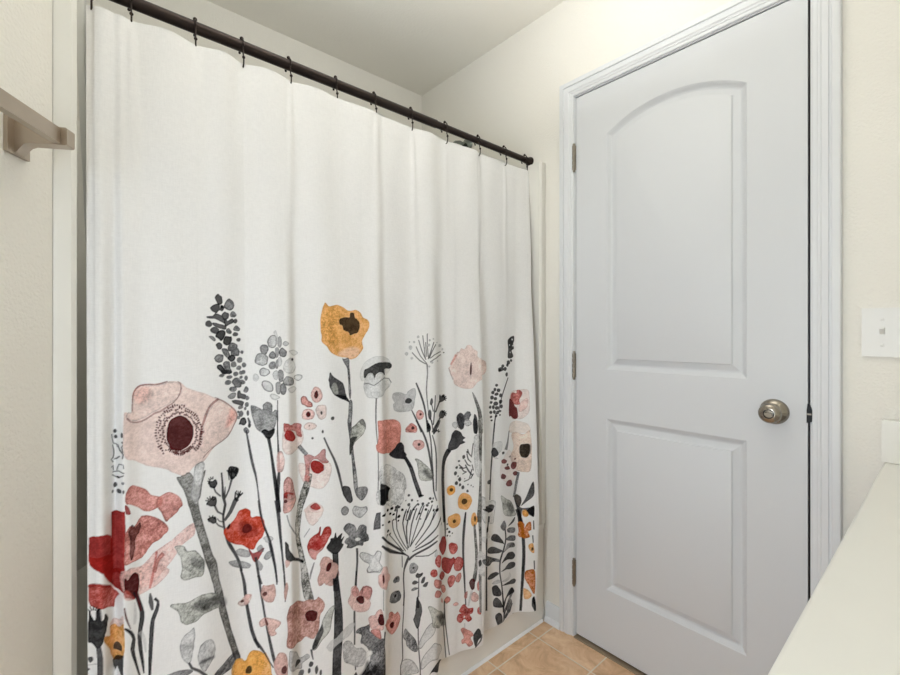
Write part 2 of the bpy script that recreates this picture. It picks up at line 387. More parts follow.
# ------------------------------------------------------------------ shower rod
RX, RZ = -0.219, 1.856
rod = empty('shower_rod', (RX, -0.72, RZ))
tag(rod, 'dark bronze shower curtain rod running across above the tub', 'curtain rod')
def rodpart(name, prof):
    bm = bmesh.new(); lathe(bm, prof, (0, 0.72, 0), (0, 1, 0), 28); return obj(name, bm, M['bronze'], rod, smooth=40)
rodpart('outer_tube', [(0, TUBY + 0.004), (0.0134, TUBY + 0.004), (0.0134, -0.507), (0.0131, -0.505), (0, -0.505)])
rodpart('inner_tube', [(0, -0.52), (0.0116, -0.52), (0.0116, -0.012), (0, -0.012)])
rodpart('end_cap', [(0, -0.034), (0.0125, -0.034), (0.0135, -0.030), (0.0135, -0.018), (0.018, -0.008), (0.019, -0.001), (0, -0.001)])
rodpart('end_cap', [(0, TUBY + 0.001), (0.019, TUBY + 0.001), (0.018, TUBY + 0.008), (0.0135, TUBY + 0.018), (0.0135, TUBY + 0.032), (0, TUBY + 0.032)])

# ------------------------------------------------------------------ curtain surface
CZ0,CZ1=.105,1.806
HOOK_Y=[-1.416,-1.351,-1.228,-1.127,-1.011,-.876,-.751,-.613,-.469,-.309,-.167,-.040]
KNOT=[(-1.424,-.102),(-1.405,-.094),(-1.383,-.110),(-1.371,-.092),(-1.34,-.100),(-1.25,-.096),(-1.16,-.112),(-1.06,-.090),(-1.03,-.108),(-.94,-.096),(-.85,-.100),(-.805,-.090),(-.77,-.112),(-.70,-.120),(-.61,-.098),(-.55,-.126),(-.50,-.119),(-.405,-.098),(-.375,-.132),(-.285,-.122),(-.2,-.128),(-.126,-.096)]
def _sm(t): t=np.clip(t,0,1); return t*t*(3-2*t)
def knots(u):
    """x of the lower folds over u in 0..1"""
    ky=np.array([(k[0]+1.424)/1.298 for k in KNOT]);kx=np.array([k[1] for k in KNOT])
    i=np.clip(np.searchsorted(ky,u,side='right')-1,0,len(ky)-2)
    t=(u-ky[i])/(ky[i+1]-ky[i])
    return kx[i]+(kx[i+1]-kx[i])*_sm(t)
def curtain(u,z):
    t=np.clip((z-CZ0)/(CZ1-CZ0),0,1)
    y=-1.424+u*(1.298+.092*t)
    low=(knots(u)+.105)*1.4
    hu=np.array([(h+1.424)/1.39 for h in HOOK_Y]+[1.03])
    i=np.clip(np.searchsorted(hu,u,side='right')-1,0,len(hu)-2)
    s=np.clip((u-hu[i])/(hu[i+1]-hu[i]),0,1)
    d=CZ1-z
    amp=np.array([.4,.8,.95,.65,.75,.4,.2,.3,.3,.2,.25,.1])[i]
    b=np.sin(np.pi*s**(.85+.3*(i%3)/2))
    sag=(.45*b+.55*b*b)*amp
    top=-.006+.020*sag*(.25+.75*np.exp(-d/.22))
    # narrow pleat falling from every hook, widening downwards
    ph=np.zeros_like(u)
    for k,h in enumerate(hu[1:-1]):
        wd=(.0055+.016*np.clip(d,0,1.0))*(.8+.4*(k%3)/2)
        cx=h+(.012*np.sin(3.1*k+.7))*d
        ph=ph+(.6+.4*np.cos(2.3*k))*np.exp(-((u-cx)/wd)**2)*np.exp(-d/(.35+.25*(k%2)))
    top=top+.0075*ph*np.clip(d/.05,0,1)
    low_w=1-_sm((z-.75)/.9)
    tt=np.clip((z-.45)/(CZ1-.45),0,1)
    x=-.105-.095*tt+low*(.25+.75*low_w)+top*_sm((z-.4)/.9)
    # turned hems down the left side and along the top
    x=x+.0022*_sm((u-.0075)/.0016)-.0008*_sm((d-.040)/.003)
    # soft diagonal rumples
    x=x+.0030*np.sin(u*37+z*9+1.3*np.sin(z*5))*np.exp(-((z-1.45)/.3)**2)+.0012*np.sin(u*83-z*14)*np.exp(-(d/.25)**2)
    return x,y


# ------------------------------------------------------------------ printed pattern, painted in cloth millimetres
PAL = dict(ink=(22, 21, 23), dgrey=(48, 47, 50), grey=(112, 112, 114), lgrey=(194, 194, 194), vlgrey=(216, 216, 215), mgrey=(148, 148, 148), leaf=(180, 181, 173), stem=(116, 115, 111), mott=(142, 140, 134),
    red=(160, 38, 34), dred=(108, 24, 26), brick=(178, 62, 54), rose=(208, 134, 124), pinkred=(192, 86, 78), salmon=(220, 142, 128), lpink=(233, 190, 182), blush=(239, 216, 208), lpeach=(236, 208, 188),
    maroon=(78, 22, 24), rim=(112, 40, 38), coral=(202, 72, 48), dcoral=(140, 46, 36), orange=(234, 172, 98), amber=(234, 170, 88), amber2=(196, 112, 40), lamber=(228, 178, 110), sepia=(50, 40, 30), dusty=(214, 174, 164), drose=(188, 138, 126), white=(240, 239, 236))
PRINT = """ink;90;D;42 953 2.5 3.8 43 942 2.4 3.8 51 946 1.6 5.1 52 932 1.8 2.3
ink;90;0;20;0;36.2 948 37.1 938.1 38.6 929.5 44.1 926.2 44.9 921.1 46.1 922 45.1 927.8 39.8 930.5 38.6 938 37.7 947.8
ink;90;0;20;0;45.3 927 46.3 921.3 47.5 915.9 51.9 908.8 50.7 900.8 52.5 900.5 54 909.3 49.2 917.9 47.8 922.6 46.5 927.9
ink;90;0;20;0;37.3 927.4 38.5 919.7 39.3 912.7 38.9 906.6 37.9 902.3 35.1 899.9 38.3 892.3 40 893.2 36.7 899.4 39.5 900.6 40.8 905.7 41.4 912.3 40.4 919.7 38.8 927.4
ink;90;0;20;0;52.4 929.4 50 923.3 50.7 917.6 52 911.7 53.9 912.2 52.5 918.4 51.8 923.2 53.6 928.5
ink;90;0;20;0;40.5 897.2 44.9 898.7 48.8 904.7 47.8 906.3 44.1 900.8 40.1 899.1
ink;90;0;20;0;45.2 876.8 46.5 883.8 47.6 888.4 52.3 888.8 52.4 882.3 54.1 882.2 53.3 890 47.1 890.6 45 884 43.7 876.9
ink;90;0;20;0;37.1 882.8 37.8 886.7 38.8 877 40.3 876.8 39.5 887.6 35.5 884.7
ink;90;0;20;0;38 873.4 43.1 873.4 47.1 875.2 53.9 871.9 54.7 873.7 47.4 877.2 43 875.3 37.8 875.4
ink;90;0;20;0;36.8 868.9 41.9 863.9 46.4 862.7 53.9 868.4 53.4 870.3 46.2 864.9 42.5 865.7 37.6 870.2
ink;90;D;42 849 2.9 5.1 47 838 3.0 4.8 38 837 1.4 3.4 53 838 1.4 3.4 46 864 2.6 2.3
grey;90;D;52 854 2.2 2.8
red;97;12;18;0;36 799 55 801 56 761 54 701 55 684 36 682 36 737
red;97;10;18;1;8 725 36 718 36 668 27 683 23 693 14 702 5 709 3 726
red;97;10;18;0;3 762 8 764 20 765 29 762 36 754 37 681 20 698 13 705 5 712 2 720
red;97;10;18;1;22 700 37 690 55 689 55 651 47 652 41 654 34 668 27 682
pinkred;95;35;25;0;2 677 18 677 34 664 40 651 47 644 41 631 40 618 29 628 13 634 5 638 2 648
red;60;20;30;1;3 677 18 678 34 664 34 659 18 673 3 672
rose;90;35;30;1;58 839 65 846 72 844 89 832 98 819 115 810 111 793 89 789 77 800 65 810 56 816
rose;85;35;30;1;108 811 126 818 144 806 150 788 143 778 130 766 121 761 115 779 107 795
red;90;30;25;1;55 812 60 808 64 794 60 793 56 797
rose;92;35;35;1;79 779 86 782 105 773 121 757 125 744 117 734 105 726 93 718 87 705 76 701 66 700 54 701 54 728 55 758 62 770 70 767
maroon;75;50;40;1;60 759 66 771 72 764 78 771 81 764 78 751 72 745 70 721 65 704 62 719 63 741
lpink;75;20;45;1;50 689 78 684 106 708 131 721 155 740 171 744 169 720 148 706 131 681 110 658 94 644 71 644 52 651
lpink;70;25;40;1;53 665 59 690 79 686 95 688 127 664 107 641 88 634 78 632 71 628 53 638
pinkred;70;0;20;0;103.9 706.9 102.4 693.8 100.5 680.7 97.8 666.4 95.1 653.6 93.5 645.6 92.3 639.2 95.8 636.8 97.6 643 99.5 651 101.9 664.1 104.1 678.8 105.9 692.2 107.6 705.3
rose;80;40;20;0;114.6 702.7 109.5 697.3 104.8 690.2 101.9 679.4 99.6 667.7 104.9 664.6 107.1 676.2 109.8 685.8 114.3 690.9 119.8 694.9
maroon;97;20;20;1;54 676 59 671 66 678 74 676 78 660 76 642 70 630 61 642 54 656
pinkred;70;20;30;1;54 654 61 648 70 629 59 637 54 641
dusty;60;10;40;1;33 591 38 598 46 596 52 608 52 581 45 580
dgrey;93;20;30;0;67.1 643 70.5 631.1 73.7 619.5 76.3 608.2 78 598.2 78 591 77.2 583.2 75.6 572.3 74.2 559.6 74.5 544.9 75.8 530.2 77.6 517.6 79.6 505.6 81.4 493.6 83.2 481.7 85.3 480.9 84.9 492.3 84.4 503.9 83.3 515.3 82.2 527.3 81.1 541.4 80.7 555.3 82.5 567.2 84.6 578.1 85.6 586.9 85.4 595.9 83.4 607 80.3 618.7 76.6 630.5 72.5 642.5
maroon;80;0;20;0;68.5 645.2 70.6 637 72.5 629.1 73.8 621.4 75 613.9 76.7 607.1 78.5 600.9 81.6 600.2 81 606.1 80.4 612.2 79.5 619.5 78.2 627.6 76 636 73.6 644.4
dgrey;90;0;20;0;93.6 628.9 92.5 620.5 92.1 611.9 94 603.2 96.5 594.8 100.2 594.3 100.4 602.2 100.1 610.2 98.4 618.9 96.3 628.1
dgrey;93;20;30;0;100.3 614.2 105.7 607.8 104.9 602.7 102.8 595.4 99.4 587.7 95.9 577.9 94.1 565.6 93 550.2 92.1 528.4 91.4 505.9 91.2 488.5 91.1 472.5 95.4 470.3 96.3 486 97.3 503 98.6 525.2 100 546.9 100.9 562.1 102.1 573.7 105.3 582.8 108.4 591.1 109.9 600 109.6 608.7 103.9 617.7
maroon;90;0;20;0;52.5 621.8 53.1 612 54.4 601.6 58 589.9 62.3 577.7 63.8 577.5 60.6 589.7 57.9 601 56 611.3 54.5 621.4
dgrey;93;20;30;0;52.7 582.3 57.1 576.2 60.8 570.2 63.7 564 65.5 557.1 63.9 549.9 62.3 540.3 64.5 527.6 68.1 513.6 71.9 497.4 76 480.4 79.1 479.3 75.8 495.8 72.8 511.6 70.4 524.9 69.2 535.5 70.1 544.5 70.9 553.6 69.1 563.2 65.2 572.4 59.7 579.7 54 585.0
lgrey;50;0;20;0;68.4 624.1 68.3 612.9 68.1 602.2 67.9 592.7 67.6 583.4 71.4 580.5 72.8 589.1 73.5 598.7 72.6 610.4 71.1 622.6
lgrey;50;0;20;0;74.6 562 78.8 553.7 82.2 545.3 84.4 533.1 86.2 519.2 88.4 518.5 88.5 531.8 87.9 544.7 84.8 554.9 81.2 563.5
ink;96;10;30;1;2 614 3 631 8 616 11 613 14 633 18 632 19 613 23 611 26 619 30 606 27 590 25 582 23 573 17 563 12 564 7 571 1 577
dgrey;60;25;25;1;12 614 16 634 19 630 21 612 16 609
dgrey;92;20;30;0;12 566 12.9 556.2 13.6 545.4 13.8 530.6 13.8 514.3 21.8 510.9 22.2 527.1 22.1 542.6 20.6 555.3 18.8 566.3
orange;95;25;25;1;33 588 40 587 46 582 52 591 52 534 41 519 36 532 32 549 24 570 26 578 33 572
dgrey;90;D;44 546 6.1 7.7
ink;90;10;30;0;37 523 52 535 51 495 48 497 44 509 41 500 38 513
ink;90;25;25;1;1 546 7 547 8 542 4 537
ink;90;25;25;1;-1 529 4 526 -1 523
lgrey;80;0;20;0;13.2 536.1 6.1 534 -1.1 534.9 -0.9 533.2 6.3 532.3 13.3 534.4
blush;95;18;18;1;54 983 57 990 67 988 68 1022 73 1035 80 1040 96 1042 109 1042 126 1045 147 1042 156 1032 177 1020 213 1003 240 986 257 967 262 953 255 936 242 914 218 901 205 888 191 870 172 862 161 850 152 845 140 852 125 863 108 872 95 876 84 882 71 893 54 908
blush;55;50;30;1;68 1020 75 1037 90 1041 109 1040 129 1044 147 1040 150 1024 143 1008 126 996 104 985 88 975 71 970 58 978 60 990 67 990
rim;60;0;50;0;57.3 976.7 64.1 968.9 70 966.2 76.5 965.2 83.1 966.4 89.9 969.5 97.6 974.8 104.7 979.7 109.6 981.2 114.6 982.7 120.7 987 126.6 991.9 131.7 995.6 136.6 999.8 141.5 1005.2 145.7 1011.7 148.8 1020.1 150.7 1028.6 149.4 1039.8 143.7 1044.8 142.8 1043.2 147.6 1038.9 148 1029 146.5 1021.2 143.9 1013 140.1 1006.7 135.4 1001.6 130.4 998.2 124.9 995.1 118.9 990.3 113.2 986.1 108.7 984.8 103.3 983.1 96.1 977.7 88.7 972.4 82.2 969.6 76.1 968.6 70.2 969.4 65.5 971.4 59.6 979.6
rim;75;0;50;0;68.2 990.1 68.4 1005.8 69.3 1019.4 71.4 1027 74.4 1031.8 77.7 1035.9 82 1038.5 88.9 1039.7 96.1 1039.9 100.7 1038.7 106.1 1038.2 115.6 1040.7 126.3 1044.1 125.8 1046.2 115.1 1042.8 105.8 1040.4 100.8 1041 96.2 1042.1 88.7 1042.4 81.2 1041.6 76.1 1038.6 72.4 1034 69.4 1028.3 67.5 1019.9 66.9 1006.1 66.6 990.4
salmon;35;0;50;1;70 1023 80 1036 96 1033 99 1020 93 1009 80 1002 73 1011
blush;50;45;30;1;217 998 233 989 255 970 262 953 253 932 237 910 220 900 201 892 189 886 182 904 188 935 192 960 204 980
rim;65;0;60;0;219.3 1001.1 212.9 996.8 206.9 992.3 202.2 987.5 198.4 981.9 194.8 974.6 191.9 967.3 188.7 957.1 186.7 950.1 184.7 942.3 183.2 934.9 182 927.8 181 920.5 180.1 913.1 179.6 905.7 179.1 898.3 180.9 897.9 181.4 905.2 182.2 912.3 184.2 919.2 186.3 926.2 186.9 933.7 187.8 940.9 190.6 947.9 193.7 954.5 196.5 965 199 972 202.2 979 205.7 984 209.9 988.3 215.7 992.3 222.3 996.2
rim;60;0;40;0;212.2 1002.1 221.6 996.5 230.7 990.5 238.6 984 245.6 977.2 251.5 970.5 255.8 964.6 259 953.5 256.6 945 251.9 934.6 246 923.1 238.7 912.6 229.4 906.4 219.5 901.4 209.8 896 200.8 890.3 193.4 883.4 186.8 876.2 188.2 874.6 194.8 881.7 202 888.5 210.9 894.1 220.6 899.5 230.7 904.5 240.3 910.9 247.8 921.7 253.8 933.4 259 943.6 262.4 953.1 259.1 965.8 253.9 972.7 247.5 979.2 240.2 986.1 232 992.8 222.6 998.5 213 1003.9
salmon;60;0;40;1;246 974 257 963 257 949 246 937 235 931 240 952 244 965
rim;70;D;188 931 3.5 3.4
maroon;97;20;15;1;125 950 129 963 138 970 150 971 161 963 169 948 171 931 167 915 159 905 147 900 135 903 127 913 123 932
maroon;90;0;10;0;143.1 900.8 143 897.1 145.1 896.6 145.5 900.1
maroon;90;0;10;0;142.3 896 142.5 891 144.7 890.4 145.7 895.1
maroon;90;0;10;0;142.7 894.3 142.5 891.3 144.8 890.7 145 893.7
maroon;90;0;10;0;140.1 901 139.9 896.1 142 895.2 143.4 899.7
maroon;90;0;10;0;139.6 898.1 139 893.5 142.1 892.3 143 896.7
maroon;90;0;10;0;139.6 895.6 139.2 891.2 141.3 890.3 142.4 894.5
maroon;90;0;10;0;137.7 903.1 136.8 898 139.4 896.7 141.1 901.4
maroon;90;0;10;0;136.9 899 136 895 139 893.5 140.2 897.3
maroon;90;0;10;0;136.8 897.2 136.1 893.1 138.2 892 139.5 895.8
maroon;90;0;10;0;136.1 904.7 135 902.6 137.6 901 138.1 903.4
maroon;90;0;10;0;134.9 901.5 133.4 898.3 136.4 896.4 137.4 900.0
maroon;90;0;10;0;134 899.3 133.4 896.4 135.5 895 136.9 897.4
maroon;90;0;10;0;133.6 906.9 132.2 904.1 134.9 902 136.2 904.9
maroon;90;0;10;0;132.7 905.1 131.7 902.4 134.1 900.5 135.6 902.9
maroon;90;0;10;0;131.6 901.5 130.8 898.8 132.5 897.4 134.1 899.6
maroon;90;0;10;0;131.2 908.9 128.8 904.8 131.4 902.3 133.9 906.4
maroon;90;0;10;0;130.4 907.2 128.3 902.8 130.3 900.9 133.1 904.7
maroon;90;0;10;0;129.3 904.1 127.2 900.2 129 898.4 131.4 902.1
maroon;90;0;10;0;129.4 911.9 127.9 908.9 129.7 906.8 132.1 908.8
maroon;90;0;10;0;128.6 910.4 127.4 908 129.3 905.9 131.2 907.6
maroon;90;0;10;0;127.5 907.9 124.8 903.8 126.5 901.9 129.6 905.5
maroon;90;0;10;0;126.9 913.3 125.6 911 127 909 129.1 910.4
maroon;90;0;10;0;121.8 906.9 120.5 904.2 122 902.2 124.4 903.5
maroon;90;0;10;0;117.6 901.1 115.9 898.3 117.6 895.9 120.1 897.7
maroon;90;0;10;0;125 915.8 123.6 914.2 125 911.9 126.8 913.1
maroon;90;0;10;0;117.2 906.7 114.7 904.6 116.1 902.4 118.5 904.6
maroon;90;0;10;0;116.1 906.6 114.5 904.2 115.8 902.1 118.2 903.2
maroon;90;0;10;0;123.8 920.1 121.3 917.5 122.6 914.9 125.8 916.2
maroon;90;0;10;0;115.5 912.5 112.4 909.9 113.8 907.2 117.3 909.1
maroon;90;0;10;0;114.3 911.7 111 909.2 112.7 905.9 116.2 908.0
maroon;90;0;10;0;122 922.8 118.5 920.9 119.9 917.6 123.5 919.4
maroon;90;0;10;0;114.9 917.6 111.5 916.2 113 912.7 116.1 914.8
maroon;90;0;10;0;111.6 916.1 107.9 913.6 109.2 910.5 113.2 912.1
maroon;90;0;10;0;121.7 927.2 119.7 925.9 120.8 922.7 123.1 923.1
maroon;90;0;10;0;116.7 924.3 113.5 923 114.6 919.7 117.9 920.9
maroon;90;0;10;0;109.8 921.2 108.3 919.6 109 917.4 111.1 917.2
maroon;90;0;10;0;118.8 930 115 928.9 115.9 925.3 119.8 926.1
maroon;90;0;10;0;111.3 927.3 109.1 926.3 109.8 923.6 112.2 923.7
maroon;90;0;10;0;108.8 926.3 105.9 925 106.5 922.8 109.6 922.9
maroon;90;0;10;0;120.6 934.6 117.5 933.8 118 930.5 121.2 930.5
maroon;90;0;10;0;114.1 933.1 110.4 932 110.8 929.7 114.7 929.6
maroon;90;0;10;0;108 931.9 105.9 931.4 106.4 928.5 108.5 928.5
maroon;90;0;10;0;118.3 938 115.7 938.2 116 934.3 118.6 934.5
maroon;90;0;10;0;115 938.2 111.5 937.7 111.8 934.6 115.3 934.1
maroon;90;0;10;0;107.6 937.2 103.7 937.7 104 934 107.8 934.5
maroon;90;0;10;0;119.9 941.8 115.8 942.4 115.8 938.9 119.9 938.5
maroon;90;0;10;0;111.3 942.5 108.8 942.9 108.9 939.8 111.3 939.7
maroon;90;0;10;0;107.4 943.4 103.3 943.1 103.3 940.8 107.5 939.6
maroon;90;0;10;0;119.8 945.7 116.6 946.1 116.4 943.1 119.6 942.0
maroon;90;0;10;0;114.7 946.7 110.6 947.8 110.4 944.3 114.5 943.6
maroon;90;0;10;0;107.7 948.6 104.1 949 103.9 946.3 107.5 945.0
maroon;90;0;10;0;118.6 949.5 114.5 951.3 113.9 947.7 118.2 946.6
maroon;90;0;10;0;111.6 952 108.6 953.4 108.1 950.1 111.2 949.4
maroon;90;0;10;0;108.3 953.2 106 953.9 105.7 951.5 107.9 950.7
maroon;90;0;10;0;119.7 953.1 115.6 955 114.9 952 119 950.1
maroon;90;0;10;0;113.7 956.2 111.6 957.5 110.7 954 112.9 953.2
maroon;90;0;10;0;109.3 958.4 106.6 959.3 106.1 957.1 108.6 955.5
maroon;90;0;10;0;122.9 955.5 119 957.6 117.9 954.4 121.7 951.9
maroon;90;0;10;0;115.3 960.2 112.1 962.1 111.1 959.2 114.3 957.2
maroon;90;0;10;0;110.6 963 106.7 965.7 105.7 962.8 109.8 960.6
maroon;90;0;10;0;122.5 959.8 119.1 961.7 118 959.3 120.9 956.4
maroon;90;0;10;0;116 965.3 112.8 967.3 111.5 964.4 114.5 961.8
maroon;90;0;10;0;113.1 967.4 110.7 969.4 109.2 966.1 111.7 964.3
maroon;90;0;10;0;123.4 963.4 120.6 965.2 119.4 963 121.6 960.2
maroon;90;0;10;0;120.5 966.1 118.4 967.9 116.9 965.2 118.9 963.3
maroon;90;0;10;0;114.5 972.2 110.6 975.1 109.5 973.1 112.9 969.3
maroon;90;0;10;0;127.1 964 123.3 967.5 121.6 965.1 124.9 961.0
maroon;90;0;10;0;122.2 969.1 120.3 971.7 118.4 968.9 120.7 967.0
maroon;90;0;10;0;116.7 975.9 114.8 977.9 113.4 975.8 115.2 973.8
maroon;90;0;10;0;127 968.8 124 972.4 122.1 970.3 124.8 966.4
maroon;90;0;10;0;122.4 974.8 120 977.7 118.6 976.1 120.8 972.9
maroon;90;0;10;0;119.7 978.7 118.4 981.3 116.1 978.7 118.2 977.0
maroon;90;0;10;0;130.4 969 127.8 972.7 125.7 970.8 128 966.8
maroon;90;0;10;0;123.4 981.1 120.9 984.9 118.7 982.9 121.1 979.0
maroon;90;0;10;0;122.1 982.8 120.2 986.3 118 984.1 120.3 981.1
maroon;90;0;10;0;132.4 971.6 130.5 973.9 128.7 972.5 129.6 969.5
maroon;90;0;10;0;127.7 980.6 125.2 985 123.2 983.6 125.5 979.1
maroon;90;0;10;0;126.4 982.7 124.4 987.6 121.9 985.6 124.7 981.4
maroon;90;0;10;0;135.2 971.9 132.7 976.3 130.7 975.2 132.3 970.3
maroon;90;0;10;0;130.8 982 129.2 986.5 126.6 985 128.8 980.8
maroon;90;0;10;0;129.1 988.3 126.4 992.8 124.4 991.6 126 986.5
maroon;90;0;10;0;136.4 975.5 135.2 979.7 132.7 978.6 134.3 974.6
maroon;90;0;10;0;134.4 984.1 132.6 988.3 130.1 987.2 131.2 982.8
maroon;90;0;10;0;132.6 990.1 131.2 993.1 128.6 992 129.4 988.7
maroon;90;0;10;0;139.7 974.4 138.8 978.8 135.9 978 137.2 973.7
maroon;90;0;10;0;136.7 989 135.2 994.1 132.5 993.3 133.7 988.1
maroon;90;0;10;0;135.9 991.3 134.2 996.7 132.3 996.1 133.4 990.6
maroon;90;0;10;0;142.3 976.5 141.2 980.7 139 980.3 139.3 976.1
maroon;90;0;10;0;141.8 981.6 140.6 986.5 137.8 986 138.3 981.1
maroon;90;0;10;0;139.9 992.2 138.5 997.2 136.6 996.9 137 991.7
maroon;90;0;10;0;144.7 977.2 144.6 981.7 141.7 981.6 142.5 977.1
maroon;90;0;10;0;144.4 983.8 144.3 986.8 141.2 986.7 141.7 983.7
maroon;90;0;10;0;143.7 992.5 143.4 996 140.6 995.9 141 992.4
maroon;90;0;10;0;148.2 973.7 148 979.3 144.8 979.6 144.8 974.0
maroon;90;0;10;0;148 986.1 147.6 991.1 145 991.3 144.7 986.4
maroon;90;0;10;0;148.2 987.9 147.4 993.2 145.1 993.4 144.5 988.2
maroon;90;0;10;0;151.1 976 150.8 980.5 148.4 981 147.6 976.7
maroon;90;0;10;0;150.9 983.9 151.3 987.9 148.9 988.4 148.7 984.3
maroon;90;0;10;0;152 991.6 151.5 994.6 149.4 995 148.6 992.2
maroon;90;0;10;0;153.5 976 154.3 978.6 151.1 979.6 151.1 976.8
maroon;90;0;10;0;155 987.1 155.7 991 153.2 991.8 152.7 987.8
maroon;90;0;10;0;155.6 990.4 156.3 993.2 153.2 994.2 153 991.2
maroon;90;0;10;0;155.8 970.3 156.5 973.6 153.7 974.8 152.8 971.7
maroon;90;0;10;0;157.1 977.8 158.5 982.5 155.6 983.8 154.7 978.9
maroon;90;0;10;0;158.3 983.4 158.8 986.4 156.8 987.3 155.9 984.5
maroon;90;0;10;0;158.4 969.3 159.9 974.5 157.5 975.8 155.5 971.0
maroon;90;0;10;0;160.9 976.3 161.7 979.2 158.6 981 157.4 978.3
maroon;90;0;10;0;162.3 981 162.8 983.6 160 985.2 158.9 982.9
maroon;90;0;10;0;160.9 968.4 161.9 971 159.9 972.4 158.6 970.1
maroon;90;0;10;0;163.5 974.5 165.3 978 162.5 980 161 976.3
maroon;90;0;10;0;165 978.8 166 981.1 163.9 982.6 162.8 980.4
maroon;90;0;10;0;163 964.9 164.2 967.6 162.1 969.5 160.3 967.2
maroon;90;0;10;0;166.4 972.3 169 976.7 166.9 978.5 164.3 974.2
maroon;90;0;10;0;168.2 975.8 169.8 977.7 167 980 166.1 977.7
maroon;90;0;10;0;165.5 963.9 167.7 966.7 165.8 968.8 163.7 965.7
maroon;90;0;10;0;169 968.8 170.5 971 168.4 973.2 166.7 971.1
maroon;90;0;10;0;171.1 972.6 173.1 974.4 170.6 977 169.3 974.5
maroon;90;0;10;0;167.7 960.8 169.5 962.7 167.4 965.2 165.7 963.3
maroon;90;0;10;0;172.1 965.9 175.2 970 173.5 972 169.8 968.7
maroon;90;0;10;0;174.3 968.4 176.5 971.9 175 973.8 171.8 971.5
maroon;90;0;10;0;168.9 957.4 170.8 959.1 169.3 961.4 167.4 959.7
maroon;90;0;10;0;173.2 960.9 175.2 963.4 173.7 965.6 171 964.1
maroon;90;0;10;0;176.9 964.2 179.6 966.8 177.4 970.1 174.4 967.9
maroon;90;0;10;0;170.4 953.6 173.3 955.9 171.8 958.5 168.6 956.8
maroon;90;0;10;0;175.2 957.8 178.3 959.3 176.4 962.7 173.7 960.3
maroon;90;0;10;0;179 960 181 961.7 179.3 964.7 177 963.5
maroon;90;0;10;0;171.1 950.4 175.4 951.9 173.7 955.5 169.9 952.9
maroon;90;0;10;0;178.2 954.4 181.3 956.3 180.3 958.6 176.8 957.3
maroon;90;0;10;0;180.8 955.6 183.1 957.2 181.9 959.8 179.2 958.9
maroon;90;0;10;0;173.6 947.4 178 949 176.9 951.9 172.5 950.4
maroon;90;0;10;0;177.8 948.6 181.8 950.9 180.9 953.4 176.3 952.7
maroon;90;0;10;0;181.1 949.9 184 951.7 183 954.5 179.5 954.1
maroon;90;0;10;0;174.9 943.9 179.3 944.4 178.2 948.3 174.1 946.8
maroon;90;0;10;0;182.5 946.2 184.7 946.5 184 949.4 181.8 948.8
maroon;90;0;10;0;183.6 945.8 186 946.5 185 950 182.6 949.6
maroon;90;0;10;0;175.1 939.5 178.7 940.6 178.2 943.1 174.4 943.4
maroon;90;0;10;0;179 940 181.4 940.8 180.9 943.8 178.2 944.1
maroon;90;0;10;0;184.2 941.3 188.2 941.4 187.5 944.9 183.7 944.2
maroon;90;0;10;0;174.1 935.7 176.7 936 176.4 939.3 173.7 939.8
maroon;90;0;10;0;180 935.7 183.3 936 182.9 939.3 179.6 939.8
maroon;90;0;10;0;184.9 936.3 189 936 188.6 939.3 184.6 939.2
maroon;90;0;10;0;175.5 932.1 179.3 932.1 179.3 934.8 175.4 935.8
maroon;90;0;10;0;182.9 930.8 187.2 930.8 187.2 934 182.8 935.2
maroon;90;0;10;0;185 931.1 188.2 930.8 188.2 933.8 185 934.3
maroon;90;0;10;0;174.2 928.7 177.2 927.9 177.5 931.3 174.4 931.9
maroon;90;0;10;0;181.8 926.7 186.3 925.3 186.6 929 182 929.9
maroon;90;0;10;0;182.8 926.7 187.9 925.6 188.1 928 183 929.4
maroon;90;0;10;0;175.2 924.1 179.3 923.1 179.7 925.8 175.8 927.7
maroon;90;0;10;0;181.4 921.9 184.8 920.7 185.3 923.7 181.9 924.9
maroon;90;0;10;0;184.1 920.3 186.7 920.2 187.1 922.6 184.7 924.3
maroon;90;0;10;0;172.6 921.4 177.4 919 178.2 922.4 173.4 924.6
maroon;90;0;10;0;181.2 916.8 184.3 915.1 185.2 918.4 182 919.8
maroon;90;0;10;0;182.8 915.7 187.1 913.8 187.9 916.8 183.7 919.1
maroon;90;0;10;0;173.5 916.7 177.6 914.7 178.4 916.9 174.6 919.6
maroon;90;0;10;0;176.7 914.5 179 913.5 179.8 915.7 177.8 917.3
maroon;90;0;10;0;181.6 910.5 185.9 908.6 186.9 911.1 183 914.3
maroon;90;0;10;0;171.4 913.3 174.8 911.8 175.8 913.9 173.1 916.9
maroon;90;0;10;0;178.5 907.2 183.2 904.1 184.6 907 180.2 910.6
maroon;90;0;10;0;179.9 906.3 184.3 903.2 185.6 906 181.4 909.3
maroon;90;0;10;0;170.8 910.3 173.1 907.5 174.9 910.4 172 912.3
maroon;90;0;10;0;175.6 905 178 902.7 179.5 905.1 177 907.3
maroon;90;0;10;0;177.9 902.2 180.8 899.5 182.6 902.3 179.6 904.8
maroon;90;0;10;0;167.2 908.7 169 906.9 171 909.4 169.3 911.4
maroon;90;0;10;0;173.4 901.6 175.7 899 177.3 901.1 174.9 903.6
maroon;90;0;10;0;175.5 898.2 178.5 895 180.7 897.7 177.6 900.9
maroon;90;0;10;0;166.3 904.4 170 900.3 172.1 902.5 168.9 907.1
maroon;90;0;10;0;169.8 899.3 173 895.5 175.3 897.8 172.3 901.8
maroon;90;0;10;0;172.9 894.8 175.4 892.5 177 894.1 175.2 897.2
maroon;90;0;10;0;162.4 905.1 164.1 903.1 166.6 905.1 165.3 907.5
maroon;90;0;10;0;163.3 903.9 166.6 899.9 168.3 901.3 165.9 906.1
maroon;90;0;10;0;164.9 901.6 167.6 898.2 169.2 899.5 167 903.3
